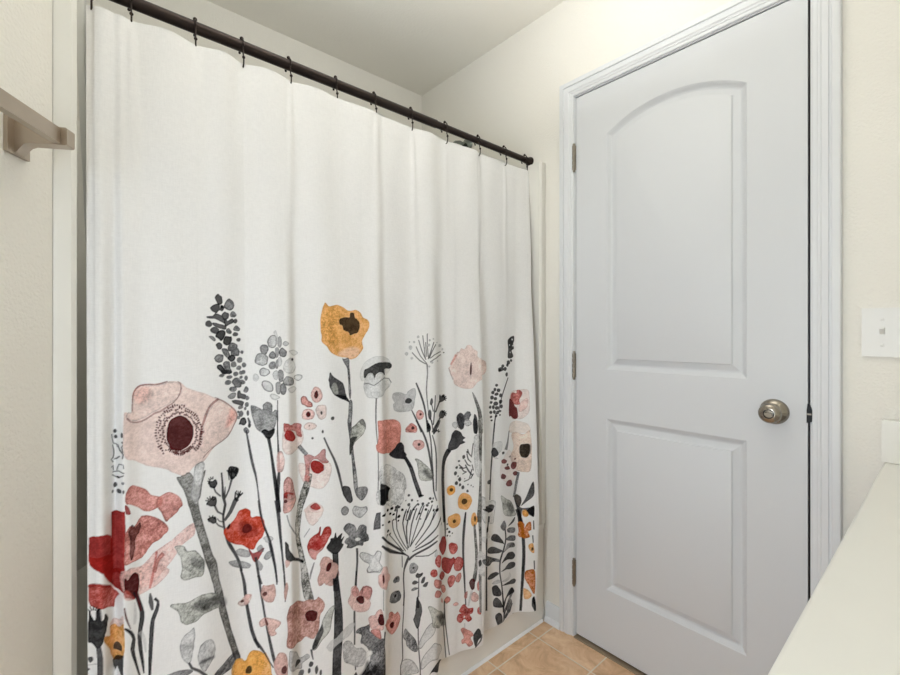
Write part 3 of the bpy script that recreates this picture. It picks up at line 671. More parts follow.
maroon;90;0;10;0;160.2 904 163 900 164.9 901.3 162.9 905.8
maroon;90;0;10;0;161.7 901.7 164.1 897.9 165.8 899 163.7 903.1
maroon;90;0;10;0;162.7 899.7 164.2 896.7 166.4 898.2 164.6 900.9
maroon;90;0;10;0;158.1 902.3 159.9 898.3 162.8 899.7 161 903.7
maroon;90;0;10;0;159.5 899.6 160.9 897 162.8 898 161.7 900.8
maroon;90;0;10;0;159.6 897.7 162.1 893.5 164.4 894.6 162.8 899.3
maroon;90;0;10;0;155.9 901.4 157.7 897.7 159.6 898.3 158.5 902.4
maroon;90;0;10;0;156.7 897.7 158.8 892.7 161.5 893.7 159.9 898.8
maroon;90;0;10;0;157 896.5 158.5 892.8 161.5 893.9 160.3 897.6
maroon;90;0;10;0;153.5 900.8 154.2 897.7 157.2 898.4 156.2 901.4
maroon;90;0;10;0;154.3 896.9 155.6 893.3 157.8 893.8 157.2 897.5
maroon;90;0;10;0;154.6 895.7 155.3 893.2 158 893.8 157.3 896.3
maroon;90;0;10;0;150.9 899.4 152.5 894.1 154.7 894.3 154.3 899.8
maroon;90;0;10;0;151.5 896 152.9 890.5 155.4 890.7 154.7 896.3
maroon;90;0;10;0;152 895.2 152.5 890.8 155.6 891.1 154.4 895.5
maroon;90;0;10;0;148.9 899.3 149.2 895.8 151.8 895.8 151.2 899.2
maroon;90;0;10;0;148.6 896.1 149.2 892.7 152.2 892.7 152.1 896.1
maroon;90;0;10;0;149.3 893.1 149.5 888.7 152.7 888.7 151.9 893.0
maroon;90;0;10;0;146.3 900.3 146.3 896 149 895.6 148.7 900.0
maroon;90;0;10;0;146.4 895.7 146.1 891 149.4 890.6 148.9 895.3
maroon;90;0;10;0;146.3 893.4 146.8 888.5 148.8 888.2 149 893.0
ink;92;0;20;0;201.5 822.2 196.6 819.9 197.5 817.9 203.1 818.9
ink;92;0;20;0;201.8 824.7 195.8 826 195.7 824 201.7 821.4
ink;92;0;20;0;203.4 826.2 198.2 830.8 197.1 829.5 201.6 824.0
ink;92;0;20;0;205.8 826.3 202.9 832.8 201.1 832.5 202.8 825.9
ink;92;0;20;0;208.1 824.9 208.6 831.3 206.7 832.2 205 826.4
ink;92;0;20;0;198.7 783.7 191.8 786.5 191.4 784.6 198.1 780.6
ink;92;0;20;0;200.7 784.8 195.3 791.3 194 790.3 198.4 783.2
ink;92;0;20;0;203.3 784.3 201.5 792.1 199.6 792.3 200.1 784.7
ink;92;0;20;0;205.6 782.2 208.1 788.4 206.3 789.9 202.7 784.6
ink;92;0;20;0;206.7 779.4 212.7 781.7 211.7 783.8 205.1 782.8
ink;92;0;20;0;200 744.5 195 745.6 195 743.6 200 741.2
ink;92;0;20;0;202.9 746.2 199.5 751.2 197.9 750.6 200.4 745.1
ink;92;0;20;0;206.8 743.9 207.7 748.9 205.8 750.1 203.7 746.0
ink;92;0;20;0;208.4 739.6 213.1 740.3 212.5 742.5 207.4 743.2
ink;92;0;20;0;246.1 829.2 236.8 837.6 235.6 836.2 244.1 826.9
ink;92;0;20;0;247.9 829.4 241.6 840.3 239.8 839.6 244.9 828.4
ink;92;0;20;0;249.8 828.9 247.5 840.5 245.4 840.7 246.4 829.3
ink;92;0;20;0;251.5 827.7 253.6 838.2 251.5 839.2 248.1 829.4
ink;92;0;20;0;252.7 825.9 258.9 833.8 257.2 835.5 250 828.8
ink;92;0;20;0;253.4 824 262.5 827.9 261.5 830 251.7 827.4
ink;92;0;20;0;261.7 774.2 256.4 784 254.6 783.5 258.8 773.2
ink;92;0;20;0;263.6 773.6 261.9 784 259.9 784.3 260.3 774.1
ink;92;0;20;0;265.2 772.3 267.4 781.6 265.5 782.7 262 774.1
ink;92;0;20;0;266.4 770.5 272 777.4 270.5 779.1 263.9 773.4
ink;92;0;20;0;881.7 934.7 877.1 942.8 873.3 942.1 875.9 933.5
ink;92;0;20;0;884.2 932.9 886.1 941.2 882.7 942.4 878.5 934.9
ink;92;0;20;0;885 930.3 892.1 935.4 890.2 938.1 881.6 934.7
ink;92;0;20;0;883.9 927.9 893.3 927.8 893.5 930.9 884.2 933.0
ink;92;0;20;0;881.2 926.7 889.3 921.4 891.5 923.6 885 930.4
ink;92;0;20;0;881.3 884.2 876.7 892.3 872.8 891.7 875.4 883.1
ink;92;0;20;0;883.7 882.3 885.6 890.5 882.3 891.8 878 884.5
ink;92;0;20;0;884.5 879.7 891.6 884.7 889.7 887.4 881.2 884.2
ink;92;0;20;0;883.3 877.4 892.8 877.1 893 880.2 883.7 882.4
ink;92;0;20;0;880.7 876.3 888.7 870.8 890.9 873 884.5 879.8
ink;92;0;20;0;821.3 839.3 812.8 844.8 810.5 842.8 816.5 836.5
ink;92;0;20;0;826.7 837.7 822.4 845.8 817.7 846.2 817.9 838.8
ink;92;0;20;0;831.5 834.5 845.2 837.4 833.4 842.4 821.8 839.3
ink;92;0;20;0;831.6 831.8 861.7 826.4 858.6 830 827.2 837.5
ink;92;0;20;0;5.4 628.7 -0.2 635.3 -1 634.4 4 626.7
ink;92;0;20;0;7.6 630 4.3 638.1 3.1 637.6 5.7 628.9
ink;92;0;20;0;10 630.2 9.7 639.1 8.3 639.1 7.9 630.1
ink;92;0;20;0;12.2 629.8 14.7 638 13.6 638.9 10.3 630.2
ink;92;0;20;0;13.8 627.4 18.9 632.5 18 634.1 12.4 629.6
stem;92;40;35;1;154 849 161 852 168 844 176 819 183 826 187 844 193 849 189 829 183 799 179 783 186 745 196 707 205 669 214 646 220 606 230 558 242 497 255 448 264 410 253 411 244 443 231 489 221 531 211 574 203 614 197 637 186 679 177 716 166 762 159 790 152 817 140 844 147 846
lgrey;75;50;40;1;173 863 188 869 190 856 185 826 177 781 167 793 165 809 170 839
leaf;85;55;45;1;136 707 148 705 160 692 174 686 183 672 189 661 187 634 173 634 157 633 146 643 149 663 146 682 140 695
dgrey;60;0;60;1;160 677 166 672 171 678 179 665 189 664 187 646 174 655 166 660
leaf;88;50;45;1;127 592 137 594 160 589 179 593 199 590 217 577 221 553 207 551 187 552 173 544 157 544 147 552 144 568 137 581
dgrey;70;0;60;1;165 574 176 585 193 583 217 575 233 556 229 544 214 557 192 556 178 566
lgrey;80;40;40;1;162 530 169 534 171 518 168 499 166 483 163 469 155 469 147 482 143 504 149 522
lgrey;80;40;40;1;178 486 185 496 199 495 207 484 209 465 205 452 195 440 188 435 179 450 175 469
dgrey;80;0;50;1;177 456 182 463 192 460 206 457 206 451 194 454 189 453 182 454
dgrey;93;0;20;0;156.9 467.5 162.2 454.2 169.2 447 176.1 440.4 182.6 431.8 189.6 421.8 193.8 425.2 186.4 435.5 178.9 445.1 171.3 451.9 166 456.5 161 468.3
grey;90;30;30;1;123 461 146 459 164 452 164 445 141 447 123 455
grey;93;30;40;1;207 415 222 424 242 434 251 431 253 407 239 403 219 404
dgrey;70;0;20;0;244.4 439.1 246.6 430.8 248.5 424.1 251.5 414.9 264 410.7 263.6 420 260.9 428.3 257.8 436.7
lamber;95;30;25;1;248 410 261 411 275 401 282 419 299 415 311 403 300 358 249 380
amber;95;30;30;1;251 412 262 417 274 405 282 420 298 420 309 411 313 412 321 392 325 363 322 346 254 371
ink;90;D;281 381 6.5 8.7
ink;90;25;25;1;215 1226 221 1235 229 1230 231 1218 227 1211 219 1214
grey;95;70;30;1;235 1212 244 1226 254 1216 254 1204 246 1198 236 1203
ink;90;25;25;1;205 1202 214 1211 224 1212 225 1203 229 1210 235 1205 230 1196 224 1198 218 1191 210 1194
dgrey;90;25;25;1;229 1189 236 1195 244 1190 243 1180 233 1177 229 1183
grey;95;60;25;1;248 1193 254 1197 261 1189 257 1183 248 1184
dgrey;90;25;25;1;198 1183 210 1185 216 1191 227 1186 235 1179 235 1167 225 1174 213 1178 200 1179
dgrey;90;25;25;1;235 1178 239 1179 241 1174 252 1180 254 1171 244 1165 236 1161
ink;90;D;202 1167 7.0 7.3 258 1174 5.2 5.2
dgrey;90;25;25;1;211 1169 219 1168 231 1165 238 1162 237 1154 226 1156 217 1159 211 1164
dgrey;90;25;25;1;205 1154 213 1160 223 1154 219 1145 208 1147
grey;95;60;25;1;254 1157 260 1164 268 1157 266 1151 255 1152
dgrey;95;50;25;1;216 1140 222 1151 234 1152 237 1144 229 1129 222 1132
grey;95;60;25;1;238 1154 244 1157 250 1149 247 1144 239 1147
dgrey;90;D;258 1143 5.9 5.2 265 1130 4.8 4.5
grey;95;60;25;1;202 1138 210 1139 216 1131 212 1128
ink;93;30;25;1;232 1132 239 1138 250 1137 249 1125 239 1118 231 1123
dgrey;93;50;25;1;216 1120 223 1125 229 1120 227 1110 220 1110
grey;93;50;25;1;242 1116 250 1124 262 1118 261 1106 253 1103 243 1106
grey;93;60;25;1;228 1110 239 1110 245 1099 248 1089 240 1089 232 1098
grey;93;50;25;1;248 1103 260 1111 267 1105 265 1093 256 1093 248 1096
grey;93;60;25;1;213 1091 220 1098 231 1095 230 1083 223 1079 215 1084
grey;90;50;25;1;230 1076 237 1082 245 1077 246 1065 250 1055 240 1052 235 1063
dgrey;95;50;25;1;217 1071 226 1075 233 1066 240 1059 237 1052 226 1057
dgrey;93;50;25;1;240 1089 248 1096 257 1092 256 1083 248 1080 243 1084
grey;93;D;272 1101 3.8 4.2 267 1083 6.4 6.2 254 1073 6.6 6.8 276 1071 4.6 5.9 265 1065 5.8 5.5 269 1053 3.8 4.8 258 1051 5.9 5.5 275 1055 4.4 4.2 269 1042 3.2 3.1 280 1040 3.5 5.5 228 1051 5.7 3.0 244 1045 6.5 4.0 240 1033 6.5 5.0 259 1034 9.1 8.2 271 1031 5.7 6.2
ink;90;D;229 1206 3.7 4.1
dgrey;90;25;25;1;226 1062 248 1060 248 1053 238 1053 229 1057
grey;93;D;227 1049 5.0 3.0 244 1045 6.5 4.1 258 1051 5.9 4.8 274 1054 5.0 4.8 270 1043 3.2 3.4 280 1040 3.5 5.9 241 1033 7.1 5.4 275 1030 3.7 4.1
grey;95;60;25;1;250 1036 259 1041 266 1033 271 1029 270 1021 261 1019 253 1026
grey;93;60;25;1;243 1018 249 1023 259 1020 258 1012 249 1011
grey;93;60;25;1;240 1002 249 1008 258 1007 256 997 246 995
dgrey;90;25;25;1;262 1010 267 1012 270 1005 280 1001 278 991 269 993 262 996
grey;95;50;25;1;275 1013 280 1021 285 1013 281 1006 275 1008
dgrey;90;25;25;1;249 991 259 991 275 985 273 976 264 979 252 985
grey;95;D;282 993 4.1 5.5 281 978 4.1 5.5 268 973 6.3 4.1 278 969 2.7 4.1 263 950 3.8 3.7 269 958 5.0 7.5
dgrey;90;D;283 958 2.6 6.2 263 963 2.6 2.7 286 929 2.9 5.5
dgrey;93;40;25;1;264 934 268 946 276 949 281 939 276 931 268 933
dgrey;90;0;20;0;281.4 946.9 283.7 936.7 283.5 925.3 286.1 924.6 288.9 937 284.4 948.0
grey;95;50;25;1;274 921 279 926 285 918 283 910 276 914
dgrey;93;0;40;0;277.7 918.4 279.1 906.9 281 892.5 284.1 868.2 287.8 843.2 291.5 826.7 294.9 812.8 297.3 798.5 299.3 782.9 300.7 763.6 302.1 743.7 303.9 726 306.6 708.7 311.6 690.5 316.7 673.1 319.4 658.4 321.9 643 325.7 623.8 329.5 603.5 332.2 583.9 334.6 564.4 338 564.2 336.1 583.8 333.9 603.6 330.3 624.2 326.6 643.5 323.9 659 320.8 674.1 315.5 691.6 310.4 709.4 307.8 726.3 305.9 743.8 303.8 763.7 301.8 783 300.6 798.7 299.1 813.4 296.5 827.7 293.3 844.1 289.2 868.8 285.3 893 282.9 907.3 281 918.7
dgrey;95;0;30;0;223.7 835.4 224.6 821.3 225.3 807.4 225.3 793.8 225.6 781.2 228.1 771.8 230 764.1 228.2 754.3 226 743.3 225.9 732.1 227.1 719.8 229.5 703.9 232.6 688.2 235.8 677.3 239.6 667.9 244.5 658.1 249.7 648 254.8 636.7 259.2 625.4 261.8 615.1 263.9 604.7 269.3 604.1 267.6 614.6 265.1 625.6 260.8 637.5 256 649.1 251.5 659.5 247.1 669.2 242.4 677.8 238.2 687.7 234.6 702.9 232 718.6 230.8 730.5 231 740.9 233.5 751.4 235.7 762 234.2 771.3 232 780.1 230.7 792.4 229.6 806.4 228.4 820.4 227.2 834.7
dgrey;90;0;20;0;232.1 802.3 231.2 791.2 230.2 780.2 233.8 778.9 234 790.2 234.2 801.5
dgrey;90;0;20;0;233.6 775 238.4 783 242.9 791.7 246.7 802.9 249.7 812.6 253 817.8 246.1 822.1 244.8 815.4 242.6 805.2 239.5 794 235.2 785.5 230.4 777.7
dgrey;90;0;20;0;224.5 785.1 218.7 791.7 214.1 797.6 209.4 809.9 206.8 809.5 211.1 796.7 216.4 789.7 222.3 783.0
dgrey;90;0;20;0;228.7 744.3 218.2 754 215.5 760.2 213 767.8 208.6 767.4 211.5 759.6 215.5 751.6 227 741.7
dgrey;90;0;20;0;233 726.1 240.4 732.4 247.5 739.8 253.5 750.2 258 759 263 763.2 254.5 772.3 249.8 766.1 245.5 756.4 240.5 746 234.9 738.1 228.9 730.5
dgrey;90;0;20;0;228.9 716.2 219.1 724.2 213 733 211 731.9 217.2 722 227.6 713.7
dgrey;90;0;20;0;229.7 727 220.5 732.9 216 739.5 214.4 738.7 219.1 731 228.9 724.5
dgrey;93;30;50;1;198 824 207 823 213 824 216 814 211 806 202 810 199 816
ink;90;25;25;1;194 779 202 785 205 789 209 790 215 780 213 768 203 770 197 773
ink;90;25;25;1;196 746 204 746 212 743 214 733 207 731 198 739
ink;93;25;25;1;241 842 261 837 263 827 254 815 246 813 242 822
ink;90;0;20;0;258.5 760.8 262.1 766.2 265.2 770.6 272 775.1 271 777.2 262.1 775.4 257.1 771.3 252.6 766.7
ink;90;0;20;0;255.8 766.8 256.5 774.6 257.2 780.8 259.8 785.1 258.1 786.7 254.2 782.8 253 776 252.2 768.2
ink;90;0;20;0;261.7 766.4 265 775.5 267.2 782.4 265.3 783.6 262.3 777.2 259.1 768.1
ink;90;0;20;0;237.9 837.4 239.5 825.5 240.9 813.6 243.1 813.2 241.5 825.2 240 837.1
lgrey;25;80;25;1;296 1045 302 1048 305 1040 299 1035
ink;90;0;20;0;247.4 838.5 245.4 827.9 243.4 817.4 247.3 815.7 248.8 826.4 250.3 837.3
ink;90;0;20;0;257.5 835.8 255.7 827.4 253.9 818.9 258.7 817 259.3 826 259.9 835.0
coral;96;25;20;1;229 706 240 715 251 722 262 736 271 741 279 740 286 733 288 719 298 720 308 716 313 704 313 686 307 671 297 659 292 646 280 651 270 660 255 667 240 680 232 694
dcoral;75;0;40;1;260 708 272 713 288 705 302 687 296 675 280 675 266 683
maroon;80;D;279 695 9.9 10.1
ink;90;25;25;1;236 709 239 716 244 717 242 709 237 707
red;90;20;25;1;280 655 291 637 307 646 311 645 303 629 295 616 287 629
dgrey;95;0;30;0;292.5 627.6 294.8 610.8 297.1 593.3 299.6 572.9 302 552.4 304.2 534.8 306.5 518.2 308.6 501.8 310.9 484 314.1 461.6 317.8 437.8 321.8 414.7 325.7 394.5 329.4 380.9 333 369.8 337.2 370.1 334.8 381.3 332.1 394.7 327.9 414.9 323.3 437.9 318.9 461.7 315.2 484.1 312.7 501.8 310.7 518.2 308.4 534.9 306.2 552.3 304.2 572.8 302.2 593.3 300.1 610.9 297.9 627.7
grey;60;40;40;1;253 653 266 654 281 645 286 635 279 631 265 637 256 646
grey;60;50;40;1;239 635 253 633 271 624 285 614 283 606 268 610 249 621
grey;60;40;25;1;298 649 306 654 311 643 309 637 300 640
lgrey;60;40;25;1;311 670 323 671 329 663 320 655 314 660
grey;55;50;40;1;311 623 317 636 327 636 325 624 317 619
grey;60;30;25;1;297 622 305 614 309 604 304 596 298 606
lgrey;60;25;25;1;274 647 285 635 279 631 271 635
dgrey;95;0;30;0;262.8 608.4 264.4 601.7 266 594.3 267.6 584.6 269.1 573.9 270 563 271 550.6 272.7 535.6 274.6 520.1 276.5 506 278.5 492.8 280.4 480.6 282.7 468.5 286.1 455.5 290.1 443.1 294.3 433.2 298.7 424.4 302.6 425.9 299.6 435 296.5 444.6 292.9 456.5 289.6 468.8 287.5 480.3 285.6 492.3 283.3 505.4 281.1 519.3 279.2 534.6 277.6 549.4 276.7 561.6 275.8 572.9 273.7 584.1 271.3 594 269.3 601.6 267.4 608.3
dgrey;93;0;20;0;288.6 446.4 295.5 433.9 301.7 422.9 306.1 416.1 309.9 410.2 313.5 402.4 317.4 393.4 322.4 383.1 327.8 372.2 329.9 373.3 324.5 384.2 319.6 394.5 315.9 403.4 312.6 411.5 309.8 418.4 306.3 425.9 300.2 437 293.2 449.3
blush;85;30;25;1;258 538 264 542 275 548 287 547 284 536 276 528 267 527 260 533
maroon;90;D;268 538 4.3 3.5
lpink;70;30;25;1;273 549 286 545 280 537 283 531 275 527 271 532
lgrey;95;80;30;1;324 1130 332 1141 341 1139 343 1123 339 1112 330 1111 324 1118
grey;70;60;40;1;308 1111 315 1119 324 1115 325 1106 319 1094 310 1100
lgrey;90;80;40;1;298 1083 303 1096 313 1098 323 1088 322 1072 311 1068 300 1074
grey;85;50;25;1;326 1093 333 1102 340 1096 339 1085 329 1085
grey;85;50;25;1;325 1068 331 1077 339 1075 338 1061 329 1060
lgrey;95;80;40;1;306 1055 313 1063 326 1058 327 1049 318 1043 309 1046
lgrey;70;90;20;1;311 1027 318 1033 330 1026 334 1013 330 1005 318 1009 312 1018
lgrey;85;60;25;1;333 1047 338 1055 344 1053 343 1034 336 1036
grey;85;60;25;1;349 1105 355 1110 364 1101 362 1089 352 1088 348 1094
grey;70;60;25;1;339 1107 344 1112 348 1105 346 1091 341 1086
grey;80;50;25;1;340 1077 345 1082 345 1062 340 1061
lgrey;80;50;25;1;345 1084 350 1087 354 1078 351 1067 345 1066
grey;85;50;25;1;345 1053 351 1057 357 1049 355 1030 346 1030
grey;70;70;40;1;355 1030 364 1040 384 1033 386 1019 370 1017 358 1020
grey;75;60;25;1;339 1023 344 1028 349 1025 348 1000 340 1002
grey;85;50;25;1;349 1019 356 1024 363 1011 358 997 350 1000
lgrey;70;50;25;1;336 1148 341 1152 345 1138 342 1130 339 1141
grey;70;50;25;1;345 1134 351 1137 354 1123 350 1110 345 1116
lgrey;85;80;25;1;356 1121 362 1126 371 1120 364 1114 358 1116
vlgrey;80;30;30;1;365 1081 379 1084 392 1066 389 1048 370 1046 357 1055 357 1069
ink;90;D;382 1080 4.0 3.7
vlgrey;50;90;25;1;387 1037 399 1041 410 1035 402 1026 389 1029
vlgrey;40;60;25;1;371 1101 387 1104 399 1096 387 1089
vlgrey;50;60;25;1;294 1045 299 1050 306 1041 302 1032 295 1034
vlgrey;50;60;25;1;367 1011 386 1013 395 1005 380 997 369 1003
vlgrey;50;60;25;1;328 999 337 999 348 991 339 985 330 989
dgrey;90;0;20;0;341.4 984.5 340.6 960.9 339.7 937.4 342.2 937.1 342.7 960.7 343.4 984.4
dgrey;94;0;30;0;340.7 960.7 340.1 934.1 339.7 908.4 339.9 885.5 340.2 863.1 340.5 837.9 340.1 815 338.1 800.6 336 788.5 335.2 775.1 335.1 760.7 335.7 743.8 336.5 726.1 346 725.4 344.3 743.1 343.2 759.8 343.8 773.5 344.8 786.4 345.4 798.8 345.6 814.1 345.2 837.4 344.4 862.8 343.3 885.3 342.5 908.2 342.7 933.8 343.2 960.5
mgrey;88;35;35;1;289 970 294 975 306 968 312 965 313 976 321 982 331 975 331 957 337 962 341 956 339 932 328 905 314 908 297 925
dgrey;35;0;50;1;289 970 293 974 299 966 294 953
ink;96;10;30;1;309 914 317 918 324 914 335 919 334 907 327 896 319 896 314 904
ink;95;0;30;0;318.9 899.1 321.9 882.2 324.7 864.4 326.7 844 328.5 822.7 330.3 801.4 332.1 781.1 333.9 762.7 335.5 746.6 336.7 733.9 337.7 722.5 345.9 722 345.2 733.5 344.3 746.3 342.8 762.7 340.7 781.2 338 801.7 335.1 823 332.4 844.3 329.9 864.9 327.9 882.9 326 900.0
dgrey;95;0;30;0;332.6 751 334.7 734.4 336.8 716.5 338.7 694.7 340.6 671.9 342.7 650.6 344.8 630.6 346.1 613.7 347.5 596.3 349.7 574.6 352.1 551.6 354.3 551.2 353 574.1 351.7 595.7 350.3 613.1 348.9 630.1 347.8 650.1 346.7 671.3 345.5 694.1 344.2 716.2 342.8 734.2 341.3 751.0
dgrey;93;0;30;0;300.2 755.4 301.4 740.2 303.3 724.5 307.1 706.8 311.6 689.5 316.3 675.4 320.7 661.2 324.3 643.1 327.4 623.6 330.2 604.2 332.3 586.2 333.5 572.1 334.4 559.3 337.1 558.9 336.9 571.7 336.2 585.9 334.5 604.2 331.9 623.8 328.8 643.5 325 662.2 319.8 676.7 314.6 690.5 310.1 707.5 306.4 724.9 304.3 740.4 302.7 755.5
dgrey;90;0;20;0;348.9 577 349.9 559.6 350.7 543.1 351.3 529.2 351.4 516.2 353.5 515.6 353.5 528.6 353.6 542.4 352.8 559 351.7 576.5
lpink;85;35;30;1;428 989 433 1004 444 1007 454 995 455 976 443 967 433 972
maroon;97;20;25;1;437 992 443 998 446 986 441 977 436 983
rose;85;80;30;1;405 980 411 986 419 983 424 974 431 966 431 957 421 957 412 964 407 968
lpink;85;40;30;1;407 940 412 951 426 952 437 940 432 927 417 926 408 931
maroon;90;D;422 939 5.4 6.7
blush;75;40;30;1;439 951 446 960 463 958 465 941 462 926 451 923 443 932
ink;90;D;453 940 2.5 4.5
ink;90;D;481 923 4.9 4.9
maroon;90;D;422 938 4.8 6.3
blush;80;40;30;1;411 911 422 919 437 914 441 906 429 899 415 902
maroon;90;D;424 910 1.7 1.9
ink;90;D;431 878 2.7 3.0 455 892 2.5 4.5
blush;65;35;30;1;354 921 359 928 384 914 406 903 410 880 400 859 382 852 362 853 352 865 351 890
brick;80;40;35;1;354 926 364 927 372 921 384 922 405 916 404 903 406 884 395 889 389 901 363 911 356 906
red;97;15;25;1;356 903 363 911 380 903 391 886 383 880 366 885 357 892
lpink;70;35;40;1;339 856 349 864 355 844 352 820 345 814 339 822
dusty;90;0;20;0;341 839.2 339 829.1 340.9 828.4 342.9 838.5
blush;65;35;30;1;397 816 405 820 417 815 428 819 451 819 473 809 475 786 465 762 447 749 427 757 410 770 400 794
brick;65;45;40;1;411 836 424 838 438 832 452 845 461 846 462 825 469 813 455 812 441 824 428 821 424 801 423 772 412 768 414 803
red;97;15;25;1;426 815 434 822 446 818 457 806 453 793 441 788 429 797
grey;80;40;40;0;394.6 860.5 400.3 853.1 405.7 846 414.6 835.8 420.6 841.4 412.5 851.8 407.8 858.6 402.7 866.1
rose;75;60;40;1;352 779 355 795 363 801 375 788 383 760 389 736 379 724 360 718 351 724
red;90;10;40;1;352 763 361 763 359 746 353 741
red;80;0;20;0;355.5 764.1 364.7 760.1 378.7 751.7 380.5 755.3 365.6 764.1 356.2 767.7
lpink;75;40;30;1;352 752 364 749 389 740 379 728 360 717 353 728
maroon;90;D;356 745 4.6 4.1
mott;90;50;70;1;414 781 428 789 421 750 409 716 401 681 398 646 405 608 416 557 422 519 429 482 410 487 401 526 399 574 390 625 383 665 391 708 399 742
brick;50;0;50;0;412.3 789.8 410.3 782.9 408.3 776.1 421.6 770.3 423.3 777.4 424.9 784.5
grey;80;0;20;0;357 712.7 359.7 699.9 363.5 686.7 372.2 671.3 387.1 649.8 391.6 649.7 377.3 669.9 366.5 687.1 362.6 700 359.9 712.7
grey;70;0;20;0;421.1 657.6 414.1 648.3 407 639.3 408.9 637.5 415.9 646.6 422.9 655.9
grey;80;0;20;0;430 572.8 425.2 561.1 421.1 550.3 419.7 541.8 419.3 534.3 421.5 533.4 423.4 540.2 425.5 547.9 428.7 559.1 432.2 571.6
ink;93;20;30;1;354 651 361 644 366 625 386 599 404 585 404 579 375 600 356 611
dusty;80;25;25;1;354 610 364 604 362 596 355 593
blush;75;35;25;1;412 702 423 713 436 717 453 704 451 686 439 668 429 662 419 670 413 687
red;95;25;25;1;424 709 433 705 436 712 440 706 447 703 443 698 433 696 425 701
blush;70;20;25;1;412 708 426 717 436 719 453 701 450 691 412 698
red;90;25;25;1;424 708 436 717 448 702 436 699
brick;95;40;25;1;416 619 425 634 439 641 444 656 448 653 446 634 456 652 469 651 472 635 463 619 452 600 438 589 433 578 421 591
red;75;0;30;1;425 617 437 625 446 634 452 623 450 608 438 603 428 607
lpink;60;25;25;1;421 607 438 599 452 604 438 588 433 578 421 591
dusty;90;30;25;1;445 569 452 579 462 578 473 569 483 559 492 526 476 506 461 510 456 521 447 512 440 520 439 535 448 550
maroon;96;10;25;1;458 548 462 561 471 561 472 549 465 542
ink;97;5;20;1;460 601 468 614 471 622 479 622 483 633 487 619 491 622 502 626 499 613 508 616 501 603 505 595 493 582 484 579 473 585
ink;93;20;40;0;473.8 585.9 474.7 571.5 475.3 556.7 474.6 538.8 474 520.7 474.5 505.2 475.4 490.8 490.5 486.4 489.5 500.8 488.9 515.7 489.6 533.5 490.4 551.8 490.2 567.3 489.7 581.8
dgrey;94;30;45;0;474.1 529.3 475.5 511.9 476.5 492.4 477 466.3 477.4 437.9 477.7 410.4 477.5 382.8 476.4 353.4 475.2 324.5 475 299.5 474.9 276 499.7 263.3 499.1 287.2 499 312.1 500.8 340.6 502.5 370.6 502.1 399.7 500.3 429 496.8 459.9 493.5 487.5 491.2 507.8 489.1 525.7
dusty;92;30;25;1;444 568 453 581 467 575 471 565 486 555 490 541 481 522 474 521 459 511 452 516 442 513 438 530 445 550
maroon;97;25;25;1;458 547 463 562 471 562 471 552 465 543
drose;93;30;35;1;356 482 364 502 380 500 406 486 416 488 433 482 440 487 454 468 450 451 443 442 442 413 434 393 425 389 410 400 396 393 357 410 357 441
maroon;97;10;25;1;408 453 414 460 426 459 436 451 435 435 425 432 412 439
dusty;93;30;25;1;305 543 308 562 316 560 329 562 333 551 333 534 327 522 313 526
maroon;90;D;312 543 4.8 5.3
dusty;90;35;30;1;300 480 307 490 318 489 341 476 340 466 331 459 334 450 324 446 318 457 315 472 304 471
maroon;90;25;25;1;311 489 315 485 318 473 314 474
dusty;80;30;25;1;350 539 357 559 359 543 353 518
dusty;80;30;25;1;350 533 355 559 358 548 353 522
dusty;93;30;25;1;329 378 336 400 343 404 356 391 358 341 339 348
maroon;90;D;351 361 6.4 8.9
dgrey;90;0;20;0;297.2 585.9 300.8 575.5 304.4 565.1 308 566.1 305.3 576.7 302.5 587.3
lgrey;75;45;30;1;361 384 364 400 387 376 398 354 414 357 421 345 404 339 400 326 369 348 361 367
ink;90;D;390 347 8.8 7.3 424 328 5.1 6.6 420 313 3.4 6.6 437 309 3.8 10.3 447 299 2.8 7.4
grey;90;D;401 315 6.5 9.4
leaf;80;60;30;1;478 453 465 452 451 432 442 402 433 383 427 363 435 360 449 378 466 394 471 422
dgrey;90;10;50;1;443 409 450 418 452 399 445 383 435 364 425 365 432 387
dgrey;90;0;20;0;421.5 364.4 424.2 348.9 427.9 336.8 430.1 336.7 428 348.4 426.8 363.3
orange;95;20;22;1;464 1221 469 1226 479 1217 500 1222 517 1217 534 1207 556 1210 569 1202 576 1190 590 1182 593 1165 583 1144 572 1123 574 1103 559 1083 541 1074 521 1080 502 1083 480 1095 469 1111 457 1123 456 1140 454 1160 456 1187
amber;40;0;50;1;457 1175 461 1195 479 1211 505 1214 513 1196 504 1168 512 1144 498 1120 469 1125 457 1144
blush;40;0;40;1;506 1096 537 1108 563 1103 559 1085 536 1075 519 1082 502 1085
sepia;97;10;25;1;508 1184 523 1189 536 1189 538 1201 548 1202 552 1189 560 1183 566 1167 560 1148 549 1144 538 1140 531 1150 519 1154 515 1166 507 1172
grey;90;50;40;1;512 1078 519 1076 530 1078 534 1071 533 1047 535 1015 535 971 530 972 529 1008 526 1048 519 1064
dgrey;94;20;40;1;473 1030 476 1042 485 1033 500 1022 513 1009 520 989 522 969 507 970 488 982 478 997 472 1016
leaf;70;20;50;1;479 1004 487 1015 495 1007 499 987 490 984 482 992
ink;95;25;25;1;490 982 512 979 523 974 533 957 522 963
grey;90;50;45;1;531 962 538 961 539 925 536 886 541 818 549 754 550 719 541 721 537 757 533 812 529 860 524 907 528 938
leaf;90;60;40;1;534 884 545 896 568 909 577 896 578 882 567 865 544 849 532 824 528 821 528 844
ink;85;10;30;1;533 863 553 864 542 850 532 822 528 821 528 848
dgrey;60;25;25;1;559 902 569 909 577 898 577 886 570 891
